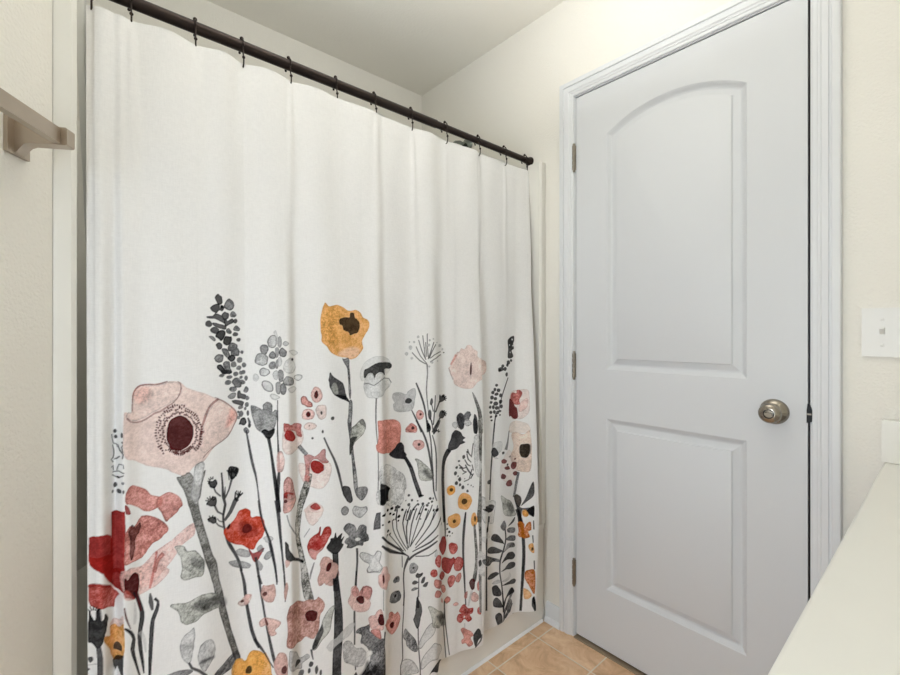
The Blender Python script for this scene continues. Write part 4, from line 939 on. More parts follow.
dgrey;93;0;30;0;455.8 876.4 462.4 858.9 468.8 842.5 474.4 829.9 479.5 818.1 484.2 804.6 488.6 790.1 492.8 774.2 496.8 758.3 500.3 744.2 503.6 730.4 508.4 730.1 506 743.8 503.3 758.1 499.9 774.2 495.8 790.4 490.9 805.3 485.3 819.3 479.5 831.4 473.4 844 466.5 860.2 459.5 877.6
dgrey;93;50;35;1;504 730 508 744 526 736 532 715 534 699 525 696 514 708
grey;90;50;35;1;542 720 550 730 577 724 579 707 563 692 550 703
grey;70;60;40;1;500 686 510 692 522 684 520 671 509 668 501 676
lgrey;90;70;40;1;533 671 540 684 558 676 576 673 577 659 558 648 540 659
vlgrey;60;25;20;1;564 1033 571 1053 592 1073 612 1080 655 1074 673 1056 670 1039 654 1022 647 1015 610 1019 595 1032 579 1016 570 1012 565 1021
ink;93;15;40;1;575 1026 578 1043 588 1048 603 1058 615 1062 648 1060 665 1059 676 1051 667 1041 648 1040 649 1023 625 1034 610 1031 604 1019 599 1032 588 1032 579 1020
vlgrey;95;35;25;1;575 1004 581 1020 593 1034 601 1027 606 1017 615 1031 635 1031 647 1017 664 1011 672 999 654 979 617 964 586 966 576 988
dgrey;70;0;40;0;574.8 1002.7 586.9 1004 594 1000.2 602.2 997.1 614.8 1004.9 623.3 1011.1 641.9 1013.9 663.4 1011 671.8 998.6 674.9 999.8 665.1 1013.3 640.1 1016.8 621 1013.4 613.1 1007.2 601.6 999.8 594.9 1002.7 587.1 1006.6 574.4 1005.3
vlgrey;90;30;25;1;594 980 618 979 613 963 605 961 596 968
dgrey;85;0;30;0;605.2 963.2 604.2 948.1 603.3 930.4 603 904.4 603.3 877.4 604.9 857.5 606.4 836.7 607.1 808.4 607.1 776.3 606.3 741.1 605.1 704.6 607.5 704.2 608.7 740.7 609.6 776 609.5 808.2 608.9 836.6 607.3 857.5 606.2 877.4 606.4 904.2 607.1 930.1 608.1 947.7 609.1 962.7
salmon;95;30;25;1;609 897 620 900 652 894 685 889 706 875 709 852 705 822 689 804 660 797 622 808 607 816 603 833 608 841 610 873
dgrey;95;35;30;1;663 792 677 800 686 809 705 818 719 806 721 788 729 778 718 767 694 775 674 782
dgrey;95;35;35;1;661 793 674 801 686 807 690 815 707 818 715 803 721 787 726 771 738 751 744 737 735 743 726 760 712 768 688 775 673 782
dgrey;94;40;40;0;717.8 769.6 728 752.4 736.2 735.8 741.7 718.1 746.4 699.9 751.4 682.7 755.8 667.8 759.2 657.2 762.3 647.9 771.7 650.3 769.7 659.9 766.9 670.9 762.3 685.7 757.1 702.3 752.7 720.3 747.2 739 738.5 756.1 728.2 772.7
ink;90;25;25;1;762 647 767 656 776 651 769 647
vlgrey;85;35;50;1;614 756 618 775 646 769 670 758 693 739 716 722 724 701 725 679 709 670 714 648 696 636 673 648 662 645 624 673 612 676 611 720
ink;96;5;20;1;613 724 622 726 653 707 660 697 662 680 657 663 618 672 612 672
vlgrey;80;35;45;1;614 767 647 768 682 750 693 734 717 720 715 655 668 670 663 704 613 731
ink;95;5;25;1;611 711 661 700 663 670 640 670 612 671
vlgrey;80;30;50;1;601 688 603 708 611 711 611 675 605 674
vlgrey;75;30;50;1;663 695 716 680 715 663 691 662 673 655 657 663
grey;93;30;30;0;595 628 601 651 612 652 611 608 593 607
grey;93;45;35;1;506 634 515 645 531 641 542 628 545 618 553 628 564 629 575 618 576 602 581 593 580 582 566 582 563 575 543 580 529 579 514 585 516 591 508 601 514 608 521 612
white;95;25;25;1;539 598 548 600 557 593 548 590
dgrey;93;0;20;0;541.5 574.6 542.1 557.6 542.2 540.4 540.4 521.8 538.4 504.2 537.5 490.6 537 478.3 543 475.8 543.5 488 544.4 501.5 546.4 519.2 548.3 538.1 548.6 555.4 548.5 572.4
vlgrey;85;70;35;1;552 550 558 558 578 549 592 540 601 551 612 545 610 530 608 518 615 505 609 497 593 496 577 499 575 509 580 520 565 532
dgrey;60;0;20;0;572.7 508 575.3 498 584.3 495.8 592.7 495.5 607.7 491.9 615.6 502.2 613.3 504.1 606.7 494.3 592.8 498 584.1 498.7 577.8 499.9 575.5 507.8
lpink;80;30;35;1;515 449 523 464 527 481 541 478 550 460 559 468 572 467 586 457 587 439 581 426 585 415 578 400 555 404 532 420 523 434
pinkred;45;40;40;1;527 469 539 478 549 464 547 456 559 466 572 466 586 457 587 441 577 428 563 441 549 449 534 454
maroon;97;10;25;1;540 444 549 449 563 441 564 425 552 428
rim;60;0;20;0;559.1 448.7 561 462.7 572.4 464.5 584.4 454.5 584.8 439.5 580.8 427 583.3 425.5 587.2 438.6 586.6 455.3 572.4 467.1 558.5 464.9 556.2 450.1
dgrey;90;0;20;0;539.5 517.2 537.6 499.1 535.7 481.1 541.7 478.3 543.6 496.4 545.5 514.6
dgrey;90;0;20;0;532.7 417.7 532.9 402.2 533.4 386.6 534.5 370.4 535.5 354.8 535.5 341.2 535.2 328.1 540.4 325.4 540.6 338.5 540.6 352.3 540.1 367.8 539.5 383.8 539.1 399.3 538.8 414.9
dgrey;90;0;20;0;539.2 295.2 539.8 277.6 540.5 259.9 544.6 257.6 544.5 275.1 544.3 292.5
vlgrey;70;10;20;1;460 356 470 370 486 371 506 384 528 389 537 381 524 360 503 356 482 351 471 342
lgrey;85;35;40;1;503 333 507 350 525 343 543 316 562 307 576 284 568 261 549 263 526 283 508 300
lgrey;40;30;40;1;506 324 521 328 539 311 576 288 572 263 554 268 517 292
grey;92;45;35;1;542 356 549 364 572 360 585 360 583 343 594 334 605 320 623 310 623 289 588 288 580 297 566 316 557 325 559 343
grey;92;40;50;1;590 288 602 297 623 297 638 189 564 228 575 246 585 261
ink;75;0;60;1;554 237 568 245 576 265 585 258 587 237 599 250 611 243 615 225 633 224 638 189 559 230
white;90;25;25;1;576 290 590 288 588 276 574 274
ink;90;25;25;1;538 248 545 252 550 235 538 242
rose;90;40;30;1;586 342 598 345 609 341 613 314 602 321 593 331
lpink;85;30;35;1;579 374 584 382 595 382 600 390 608 395 616 385 621 350 617 336 598 343 587 348
maroon;97;25;25;1;603 368 608 381 618 376 620 351 608 353
rose;92;35;35;1;627 346 653 336 655 350 666 351 677 339 689 339 701 316 691 294 673 285 659 294 631 335
maroon;97;25;25;1;659 315 664 321 675 316 673 304 664 305
dgrey;90;0;20;0;622.2 330 621.3 318.5 620.4 306.9 625.6 303.3 627.8 313.4 631 322.4
grey;60;0;20;0;615.2 444.7 615.8 416.5 616.5 388.3 619.4 387.2 618.7 415.5 618 443.8
lpink;75;30;35;1;613 498 620 505 644 486 652 452 642 435 612 451 603 469
maroon;97;25;25;1;614 482 618 486 620 464 615 458
lpink;70;30;25;1;603 471 609 489 653 463 653 442 619 448 607 459
maroon;97;25;25;1;614 482 618 483 620 467 615 462
grey;90;D;681 436 12.2 7.7
ink;90;D;679 438 4.2 3.0
grey;90;D;681 435 12.2 8.6
grey;75;50;45;1;657 386 664 404 687 400 701 384 698 369 676 370 662 378
ink;90;D;678 388 4.8 3.4
dgrey;85;0;20;0;795.7 1048.5 784.4 1054.4 773.7 1061.5 762.8 1073.2 751.7 1086.8 749.6 1084.8 760.6 1071.1 771.6 1058.7 782.9 1051.3 794.4 1045.7
dgrey;85;0;20;0;794.4 1051.4 784.8 1062.7 776.1 1074.6 769.6 1089.1 763.8 1104.6 761.2 1103.4 767.1 1087.9 773.8 1073.1 782.6 1060.8 792.3 1049.4
dgrey;85;0;20;0;792.3 1062.6 786.6 1076.2 781.1 1090.5 776 1107.3 771.3 1125.1 768.6 1124.3 773.3 1106.5 777.9 1089.3 783.5 1074.9 789.5 1061.4
dgrey;85;0;20;0;790.6 1066.8 789.2 1082.6 787.6 1099.2 785.8 1118.5 783.7 1138.7 780.9 1138.4 782.9 1118.2 784.8 1098.9 786.4 1082.3 787.8 1066.5
dgrey;85;0;20;0;795.2 1071.3 794 1085.8 793 1099.1 792.4 1117.6 789.5 1117.5 790.1 1098.9 791.1 1085.5 792.3 1071.1
dgrey;85;0;20;0;800.7 1066.6 799 1082.1 797.6 1099 797.4 1120.3 797.4 1143.2 794.4 1143.1 794.4 1120.3 794.7 1098.9 796 1081.8 797.7 1066.3
dgrey;85;0;20;0;800.2 1063.4 806.5 1079.5 812.4 1096.9 820.9 1116.8 816.9 1117.7 809.1 1097.9 802.3 1080.9 796.3 1064.8
dgrey;85;0;20;0;803 1065.8 808.2 1077.4 813.9 1088.6 821.2 1099.1 831.7 1109.2 826.3 1110.8 817.4 1100.5 810.8 1090 805.2 1078.5 800.2 1066.9
dgrey;85;0;20;0;805 1065.1 822.4 1076.1 843.6 1079.7 868.7 1083 866.4 1085.9 839.5 1082.6 819.8 1078.6 803.1 1067.4
dgrey;85;0;20;0;804.6 1053.4 819.6 1061.6 844.8 1067.6 870.7 1073.3 867.8 1076 839.4 1070.5 817.3 1064.1 802.9 1055.9
lgrey;90;D;733 1082 5.9 5.5 750 1068 4.4 4.1 746 1101 5.8 7.3 757 1118 3.4 3.7 769 1134 3.5 4.6 860 1105 11.1 4.8 876 1092 4.2 3.9 804 1123 3.5 3.7 817 1127 3.3 2.8 837 1115 5.3 1.9 842 1056 6.7 2.4 810 1053 5.4 3.7 801 1041 3.4 3.2 800 1108 5.8 4.7 743 1118 2.3 2.3 791 1099 3.2 3.2
dgrey;90;D;882 1081 3.4 2.0 797 1143 1.4 1.4
grey;85;0;20;0;791.6 1047.1 792.3 1032.4 792.3 1016 790.1 994.7 788.1 970.3 789.4 941.1 791.4 915.4 793.4 897.1 796.4 897.3 794.9 915.5 793.1 941.2 792.1 970.2 794 994.3 796.4 1015.7 796.8 1032.4 796.7 1047.2
dgrey;94;0;20;0;759 991.2 764.7 973.9 770.2 956.5 775.4 938.7 780 920.1 783.4 900.1 785.8 879.5 787.2 859.2 788.1 839 792 838.9 791.2 859.3 790.1 879.7 788.1 900.6 785.1 921.1 780.7 940.2 775.5 958.3 769.4 975.7 762.9 992.7
dgrey;94;0;20;0;745.5 908.4 752.3 892.3 758.9 875.8 765.2 857.9 771.4 839.4 775.6 840.9 769.7 859.6 763.5 877.8 756.3 894.1 748.5 909.8
dgrey;90;0;20;0;817.7 950 815.4 927.3 812.8 904.8 809.9 882.4 807.2 860 811.2 859.3 814.3 881.6 817.3 904.1 819.5 926.7 822.3 949.4
dgrey;90;25;25;1;801 935 806 943 810 932 805 921 800 924
dgrey;90;0;20;0;803.4 923.5 806 911.9 808.7 900.2 812.2 900.6 809.3 912.3 806.6 923.9
dgrey;90;0;20;0;820.6 896.1 832.4 907.5 852.5 914.8 868.8 920.6 849.9 927.4 834 920.6 823 910.8 815.2 898.3
ink;90;25;25;1;854 939 862 946 871 939 882 944 886 930 878 921 857 922
dgrey;90;25;25;1;793 897 799 908 804 896 801 876 795 881
dgrey;90;0;20;0;798.3 882.9 801 871.4 803.8 859.8 807.5 860.3 804.6 871.9 801.8 883.5
dgrey;90;25;25;1;846 880 866 891 880 890 886 877 874 866
dgrey;90;0;20;0;855 874.1 823.9 867.4 812.8 856.1 807.1 847 802.6 838.9 807.5 836.1 812.8 843.8 820 852.1 840.8 860.2 869.5 867.9
ink;90;25;25;1;789 862 794 868 801 852 796 838 790 846
lgrey;95;25;20;1;677 953 681 967 710 966 730 958 736 968 757 975 760 958 756 931 747 909 715 907 685 915 680 933 685 938
ink;90;D;737 938 10.6 8.1
rose;75;40;30;1;759 895 764 906 774 908 781 894 775 880 763 881
maroon;90;D;772 895 3.3 4.1
rose;75;40;25;1;727 855 737 865 746 870 760 859 759 841 730 844
rose;75;50;30;1;726 853 737 861 746 869 759 860 759 846 742 843 732 850
ink;90;D;750 855 4.6 4.9
rose;70;40;30;1;748 807 756 818 776 814 781 798 768 787 754 793
ink;90;D;766 804 4.0 4.4
dgrey;93;0;20;0;757.2 876.6 766.2 858 774.3 839.7 780.5 822.1 785.7 803.6 789.6 782.8 793.1 758.6 797.5 726.4 801.2 695.5 802.1 675.7 803.1 659.7 807.7 643.9 813.6 628.8 817.1 628.8 811.7 644.2 808 659.6 807.3 675.1 806.6 695.2 803.2 726.4 799.1 758.8 795.4 783.4 791.2 804.7 785.8 823.9 779.2 841.9 770.6 860.5 761.2 878.9
dgrey;90;0;20;0;787.9 875.6 793.2 843.2 797.6 812 798.8 784.5 799.2 758.2 801.2 731.2 803.4 704.2 806.7 703.9 805.3 730.9 803.9 757.9 803.3 784.2 801.7 812 797.3 843.5 792.2 876.1
dgrey;90;0;20;0;803.2 829.2 807.8 811.2 811.7 792.1 813.8 772.9 814.3 747.1 813.1 705.4 811.1 658.6 815.5 657.6 818.1 704.3 820 745.9 819.5 772 816.8 792 811.8 811.5 806.4 829.6
ink;90;25;25;1;789 862 794 867 799 857 796 848 790 853
dgrey;90;0;20;0;802 874.7 803.6 860.1 804.8 847.3 808.3 831.4 819.3 848.1 849 864.8 830.3 871.4 813.6 850.6 806.4 835.8 808.7 847.2 807.1 860.1 805.2 874.8
dgrey;90;0;20;0;810.3 829.9 818 837.1 826.7 838 824.5 841.2 813.5 841.4 806.5 832.6
dgrey;90;0;20;0;811.5 832.4 826 847 857.5 853.2 864.9 861.2 851.3 865.6 838.9 859.9 819.9 849.9 808.4 834.2
leaf;85;50;45;1;754 762 767 758 783 742 798 723 803 704 797 694 778 694 765 702 762 726 759 749
ink;70;0;50;1;774 721 785 729 795 714 803 707 800 695 786 704
dgrey;93;0;20;0;723 587 725.7 595.7 728.9 604.5 733.5 614 738.5 624 735.8 625.6 730.4 615.9 725.1 606.5 722 597.4 719.5 588.5
dgrey;93;0;20;0;682 600.6 687 614.6 692.1 628.6 687.5 630.8 682.8 616.6 678.1 602.5
dgrey;93;0;20;0;736 583.6 740.6 596.9 745.7 609.2 753.3 619.3 761.6 629.1 759.7 631.2 750.3 622.2 741.5 612.2 736.1 599.1 731.9 585.4
dgrey;93;0;20;0;754.9 580.4 762.9 599.2 769.8 615.3 776.9 627.7 774.7 629.4 767 617.1 760.1 600.8 752.3 581.8
dgrey;93;0;20;0;780.9 577.2 789.3 593.6 796.6 607.7 801.2 620.3 798.4 621.7 793.5 609.5 786.5 595.3 778.5 578.7
dgrey;93;0;20;0;800.2 574.3 806.9 585.3 813.3 595.7 817.1 605.1 820.2 613.8 816 615.6 813.4 606.7 810.1 597.5 804 587.1 797.5 576.0
dgrey;93;0;20;0;714.6 589.4 720.6 603.6 726.4 618.2 723.1 619.8 717.2 605.3 711.1 591.2
dgrey;94;0;20;0;613.3 583 621.8 572.7 651.3 545.1 669.8 529.8 691.1 512.6 709.4 496.3 725.8 481.3 727.9 482.8 712.4 498 694.6 514.7 673.9 532.9 656.6 548.3 632.7 571 618.1 586.1
dgrey;94;0;20;0;612.2 559.5 623.9 546.8 657.1 517.6 680.3 506.6 703.7 496.1 717.6 487.7 728.6 480.3 730.2 482.3 720 490.8 705.5 500.9 681.6 512.7 660.3 523.4 639.1 541.7 616.6 563.1
dgrey;94;0;20;0;666.9 606.1 667.3 593.6 669 580.4 673.8 566.8 682.9 550.1 699.3 525.8 717.7 499.2 720.6 499.7 702.6 526 686.4 550.2 677.5 566.6 672.7 579.7 670.8 592.6 670.4 605.1
dgrey;94;0;20;0;684.8 629.6 682.4 602.3 683.3 575.4 695.2 547.4 709.5 523.3 718.5 509.9 726 500.5 728.5 501.6 721.4 510.6 712.9 523.5 699.1 547.1 687.3 574.5 686.2 601 688.7 628.2
dgrey;94;0;20;0;719.6 614.8 712 600.4 707.1 584 711.3 560.8 717.9 537.6 722.2 520.6 725.7 505.5 729 505.1 725.6 520.2 722.1 537 716.1 559.9 712.4 582.3 717 598 724.2 612.4
dgrey;94;0;20;0;737.5 614.7 728.5 590.6 721.1 567 721.6 542.8 724.9 518.6 728.3 517.9 725.9 541.7 725.8 565.2 732.6 588.7 740.9 613.2
dgrey;94;0;20;0;754.8 616.5 746.5 595.2 738.6 571.3 733.2 539.3 728.3 505.1 731.4 504 736.7 538.1 742.5 569.8 750 593.5 757.8 615.0
dgrey;94;0;20;0;775 623 767 601.5 758.1 577 746.7 543.6 733.3 508.3 736.2 506.8 749.4 542.2 761.1 575.6 770 600 778 621.5
dgrey;94;0;20;0;787.2 608.3 779.4 586.2 769.8 562.9 753.6 535.6 733.5 508.6 736 506.5 756.2 533.5 773 560.8 782.6 584.6 789.9 607.0
dgrey;94;0;20;0;804.9 601 799.2 583.9 790.3 564.7 771.4 538.2 749.1 509.7 751.3 507.7 773.9 536 793.6 562.3 802.8 582.1 808.2 599.6
dgrey;94;0;20;0;833.6 571.2 820.7 562.7 811.4 551.8 799.6 542.2 785.6 531.3 768.3 516.7 749.1 501.4 750.9 498.9 770.5 513.6 788.4 527.7 802.7 538.8 815.1 549 826.5 559.2 848.3 562.1
dgrey;94;0;20;0;817.1 528.3 804 521.8 789.6 513.8 767 503.1 740.6 492.5 742 489.7 768.8 499.3 792.2 509.3 806.9 518.2 820.2 525.2
dgrey;94;0;20;0;813.5 512.5 799.1 506.8 785 499.9 765.4 491.6 746.2 484 735.1 478.5 726.4 473.9 731.9 467.6 739.3 472.8 749 478.6 767.8 486.1 787.8 494.5 802.2 502.2 816.6 508.5
dgrey;94;0;20;0;656 567.5 664.3 557.2 674.2 544.9 688.1 527.7 703.4 508.6 706.4 509.2 691.1 528.2 677.1 545.6 666.9 558 658.4 568.5
dgrey;94;0;20;0;810.5 486.7 798.1 480.1 785.6 474.9 768.6 475.4 749.6 478.1 749.6 475.3 768.7 472.6 786.4 472.1 799.8 477.5 812.7 484.0
ink;90;D;734 657 4.2 3.9 743 641 3.5 3.9 733 630 5.2 4.7 723 644 2.1 1.7 690 636 6.1 5.9 668 638 5.0 3.7 652 638 5.0 3.7 681 630 5.3 3.7 661 626 4.2 3.3 711 620 4.0 2.5 624 641 8.2 3.1 672 620 4.0 2.5 747 613 3.0 2.6 761 626 3.2 3.0 773 627 3.6 4.4 785 621 4.2 3.9 794 640 4.0 3.9 799 630 3.7 3.5 804 605 3.0 3.1 816 602 7.6 4.8 781 610 2.5 2.6 763 599 2.8 3.0 759 637 2.4 2.2 695 607 5.4 3.8 803 639 2.4 3.5 789 627 3.4 2.6
ink;90;D;652 638 4.4 3.7 668 639 5.5 3.7 661 625 3.7 2.9 673 620 3.4 2.9 624 640 8.2 3.1 617 616 2.7 2.4 656 604 4.0 3.7 673 605 3.4 2.1 652 580 4.3 3.2 660 571 3.1 2.0 643 572 8.8 2.3 694 607 6.7 4.2 692 596 3.6 2.1 708 622 4.7 3.4 726 586 2.6 2.1 729 610 3.9 3.4 748 613 2.9 2.6 763 600 3.2 3.0 766 583 2.0 2.2 781 609 3.7 3.9 803 603 2.9 3.1 816 601 6.9 4.4 692 596 3.6 2.5 840 567 5.3 4.2 851 543 5.3 3.4
ink;90;D;886 528 3.1 2.8 886 513 3.7 3.2 893 502 4.0 3.7 903 496 2.5 2.3 886 492 3.1 2.8 895 489 2.0 1.8 892 503 3.0 2.3
ink;90;D;651 639 4.7 3.7 666 639 4.9 3.7 683 637 4.8 3.7 662 626 3.7 2.9 675 620 4.1 2.9 623 641 7.2 2.8 657 604 4.6 3.3 674 605 2.9 2.1 692 596 3.6 2.5 651 581 5.5 3.6 658 569 3.1 2.0 645 571 7.9 2.7 618 616 2.8 2.4 695 608 5.4 3.8 708 622 4.7 3.4 697 633 4.8 3.4
dgrey;90;0;20;0;613.1 584.2 621 574 652.2 545.1 677.7 525.5 709.9 501.7 712.4 504.1 681.4 528.8 656.9 548.9 628.1 574.7 616.5 586.5
dgrey;90;0;20;0;613.1 560.3 624.9 549.5 657.5 522.1 681.5 508 710 491.8 711.9 495.6 684.2 513 661 527.8 635.2 547.9 615.6 563.4
dgrey;92;0;20;0;726.7 482.8 719.5 473.2 714.2 464.4 709.2 453.2 707.4 439.8 707.6 423.3 709.9 401 712 378.3 711.5 361 710.2 345 715.5 342.2 716.7 358.3 717.2 376.1 715 398.9 712.9 421.1 713.2 437.1 715.5 449.6 722 459.3 728.3 467.6 732 479.8
dgrey;80;0;20;0;702.5 493 702.7 476.2 702.9 459.4 706.8 457.9 706.6 474.7 706.4 491.6
dgrey;90;0;20;0;711 389.9 711.8 361.6 712.1 334.6 711 310.7 709.7 288.3 708.8 267.1 708.8 245 711.1 216.9 712.6 192.1 709.1 182.3 704.9 174.8 704.9 159 706.1 141.3 710 139 708.8 156.7 708.8 172.1 713 179.3 717 189.5 715.7 214.5 713.4 242.6 713.1 264.8 713.6 286.2 714.9 308.6 716 332.6 716 359.7 715.5 387.9
dgrey;95;30;30;1;911 815 922 822 942 814 949 801 958 793 949 786 958 778 941 773 927 762 904 758 894 755 895 776 905 799
dgrey;94;20;35;0;891.1 766.5 883.4 755.3 875.9 743.2 871.2 730.1 867.9 715.1 864.6 696 862.4 674.6 862.3 651.6 863.5 627.7 865.2 603.6 866.8 580.2 867.9 558.7 868.9 537.9 880.6 534.8 880 555.4 879.4 576.7 879.1 599.7 878.9 623.3 878.5 647 878.4 670 879.2 691.9 881.3 711.3 884.8 725.4 889.7 736.5 897 746.5 905.3 756.4
dgrey;90;0;20;0;868.4 591.4 870.6 567 872.5 543.9 874.4 523.5 875.5 506.3 875.2 494.1 874.4 483.8 878.4 482.4 879.8 492.7 880.8 504.9 881 522 880.7 542 880 564.8 879.1 588.8
grey;93;40;40;1;929 869 951 872 955 842 947 825 931 834
dgrey;92;30;40;1;929 858 938 877 951 873 958 851 951 824 940 825
grey;85;30;40;1;953 866 965 880 976 874 970 850 958 851
lgrey;85;40;25;1;911 846 922 850 933 838 925 827 912 836
lgrey;80;40;40;1;955 846 970 852 979 839 967 830 958 836
grey;85;30;40;1;956 865 966 879 975 876 977 866 965 855 957 855
blush;90;15;25;1;900 1032 908 1036 911 1049 923 1066 933 1080 941 1082 949 1094 960 1090 970 1104 985 1102 991 1092 1007 1081 1011 1061 1072 1046 1080 1022 1071 996 1013 982 995 968 982 956 957 957 934 966 919 977 916 997 907 1007 903 1022
rim;50;0;20;0;898.7 1028.9 901.7 1018.8 906.5 1006.3 914.5 988.6 917.8 989.6 909.7 1007.3 905.1 1019.7 901.9 1029.7
salmon;60;0;40;0;924.5 1074.9 915.9 1060.1 910.2 1050.6 904.2 1040.4 909.4 1037.4 916.8 1047 924.1 1056.2 934.2 1070.6
maroon;95;25;25;1;979 1034 982 1046 984 1034 983 1008 979 1001 977 1014
stem;85;40;40;1;983 943 989 938 1001 912 1014 876 1020 840 1019 806 1005 807 1003 852 998 887 989 918
stem;90;45;40;0;1001 849 1012 847 1015 797 1010 700 1005 512 987 515 995 581 1001 652 1002 799
stem;90;40;40;0;991 553 1004 551 1004 417 996 414 994 505
dgrey;93;30;30;1;987 820 988 869 998 854 1000 819 994 802
dgrey;93;30;30;1;984 849 989 856 997 843 997 808 985 809
vlgrey;85;25;35;1;985 786 992 800 1002 794 1003 725 1010 700 1001 662 991 668 985 712
ink;90;0;20;0;981.1 774 979.3 763 977.7 752.3 975.4 732.9 978.4 732.4 980.8 751.6 982.3 762.3 984.1 773.3
ink;90;0;20;0;962.5 755.3 965.8 739.9 976.6 726.8 978.9 728.6 969.6 741.6 966.1 756.0
ink;90;0;20;0;959.8 741.1 961.4 730.5 964.1 720.5 973.9 709.9 976.1 711.9 967.6 722.5 965.4 731.1 963.4 741.5
ink;90;0;20;0;952.3 721.9 961.5 703.5 971.6 697.7 973.1 700.4 964.7 706.1 955.6 723.4
ink;90;0;20;0;954 704.8 958 694.4 962.8 684 969.7 674.5 977.1 665.7 980.3 668.2 973.4 677.4 967.3 686.5 962.5 696.1 958 706.2
ink;90;0;20;0;931.2 707.4 947.4 692.2 958.5 694 957.8 697.2 949.4 696.4 934.2 709.8
ink;90;0;20;0;939.1 696.8 949.3 682.8 959.8 679.4 960.6 682.4 952 686 942.4 698.7
ink;90;0;20;0;946.2 674 958.6 679.7 957.1 682.6 944.6 676.9
ink;90;0;20;0;973.3 656.8 982.6 673 979.9 674.9 969.7 659.3
ink;90;0;20;0;968.2 655.5 973.3 671.9 978.6 688.2 975.1 689.6 970.3 673.1 965.3 656.7
ink;90;0;20;0;950.4 649.4 967.3 654.6 966.2 657.6 949.3 652.4
ink;90;0;20;0;975.7 703.2 977.8 693.3 980 683.4 982.9 683.8 980.8 693.8 978.6 703.7
ink;90;D;951 731 4.9 6.8 934 720 4.4 3.4 924 701 5.6 4.3 919 683 5.8 6.6 935 661 6.1 6.7 922 651 6.2 6.1 936 643 4.4 4.7 946 633 5.0 6.2 961 619 4.2 4.3 929 672 3.0 2.4 979 631 1.9 1.9 963 746 3.3 3.9 938 697 4.3 2.9 963 640 2.3 2.4 953 660 1.9 1.9 973 636 1.9 2.4
amber;90;D;904 633 14.2 14.1 951 587 24.4 27.5
sepia;90;D;903 633 6.1 6.1 950 587 9.3 10.0
amber;90;D;911 533 24.8 23.2 980 525 10.4 21.4
sepia;90;D;911 532 5.8 6.0 983 527 3.3 9.5
amber;90;D;901 632 15.1 15.0
sepia;90;D;903 633 6.1 5.6
dgrey;90;0;20;0;951.9 553 949 536.9 946 520.9 952.7 519.1 954.4 535.5 956.2 551.9
dgrey;94;0;20;0;951.3 551.6 947.4 533.3 943.7 512.9 940.7 486.4 938.8 457.2 939.8 425.2 942 394 944.2 368.9 946.6 345 949.3 317.4 951.8 291.1 953.8 270.6 955.7 252 959.4 251.4 957.8 270 956.2 290.4 954.8 316.5 953.3 343.9 951.1 367.8 948.9 392.8 947.3 423.6 946.9 455.3 949.6 484.2 952.6 510.5 954.3 531.5 955.7 550.5
stem;92;30;40;1;978 505 985 502 987 459 992 409 991 351 987 323 977 330 983 387 979 460
red;92;40;30;1;833 502 858 499 877 490 881 468 876 447 863 440 828 474 821 495
pinkred;95;40;30;1;890 461 900 467 918 459 921 440 908 429 895 438
brick;93;35;30;1;806 457 817 468 840 449 832 428 817 431 806 446
red;93;40;30;1;843 429 869 430 898 417 908 420 914 404 904 392 897 375 887 372 867 390
pinkred;93;40;30;1;909 396 916 415 937 411 946 390 936 369 915 375
pinkred;92;35;30;1;791 418 798 430 812 422 814 408 801 406
brick;90;40;25;1;831 406 867 387 877 371 863 362 827 394
pinkred;90;40;30;1;889 354 900 364 915 356 913 338 901 325 891 336
rose;90;40;25;1;918 355 933 362 940 349 931 332 917 342
rose;92;40;25;1;803 387 812 397 854 366 856 348 813 370
rose;90;40;25;1;849 347 873 342 883 325 874 316
rose;90;40;25;1;807 354 820 361 866 318 826 335 810 344
rose;80;40;25;1;878 291 891 299 901 285 887 277
rose;80;40;25;1;877 290 887 297 900 292 898 280 885 282
rose;70;25;25;1;856 303 868 302 872 285
rose;70;60;25;1;910 267 921 272 932 262 921 259
dgrey;90;0;20;0;876.2 289 877 267.4 879.1 242 884.9 204.7 891.2 166.4 896.1 136.9 900.7 109.7 904 109.1 899.3 136.3 894.6 165.7 888.9 203.8 884 240.6 882.3 265.5 881.8 286.9
dgrey;90;0;20;0;873.4 244.5 876.1 215.1 879 182.7 884.4 140.5 890 95.2 893.4 94.3 888.3 139.3 883.3 181.3 879.9 213.7 877.5 242.9
rose;80;30;25;1;953 291 962 294 960 273 952 277
lpink;85;35;30;1;972 283 983 288 998 275 996 258 982 257 972 268
maroon;93;30;25;1;966 322 975 334 985 326 983 300 974 299
pinkred;85;30;25;1;992 312 999 323 1003 295 995 292
lgrey;60;0;20;0;972.4 297.8 969.1 283.7 966.2 270 964.7 257.7 963.7 246.1 967.9 244.4 970.6 255.4 973.4 267 976.5 280.5 979.6 294.6
brick;93;40;30;1;934 238 943 251 954 255 965 240 982 237 979 221 971 217 979 202 967 195 955 207 941 198 926 213 931 228 943 228
maroon;60;0;40;1;954 251 963 235 974 228 961 219 952 232
white;90;D;954 214 2.8 3.3
brick;90;25;25;1;997 234 1007 234 1009 210 996 218
salmon;85;40;30;1;943 174 951 180 966 170 978 161 987 148 976 142 985 121 972 114 962 126 949 129 946 141 954 147
ink;93;10;30;1;984 143 992 160 1001 166 1011 152 1013 135 1002 127 993 105
lgrey;70;0;20;0;954.2 193.3 954.7 176.7 957.8 176 957.4 192.6
dgrey;80;0;20;0;991.7 103.3 1003.6 113.1 1014.5 122 1017.6 131.8 1017.5 141.5 1012.6 143.6 1011.6 134.9 1008.6 126.5 999.7 116.8 989.3 105.9
dgrey;85;40;50;1;753 321 754 346 758 353 769 325 768 292 763 267 758 262 748 288 751 302
dgrey;80;0;20;0;757.9 375.5 757.8 362.5 757.8 349.5 760.4 348.9 760.4 361.9 760.5 375.0
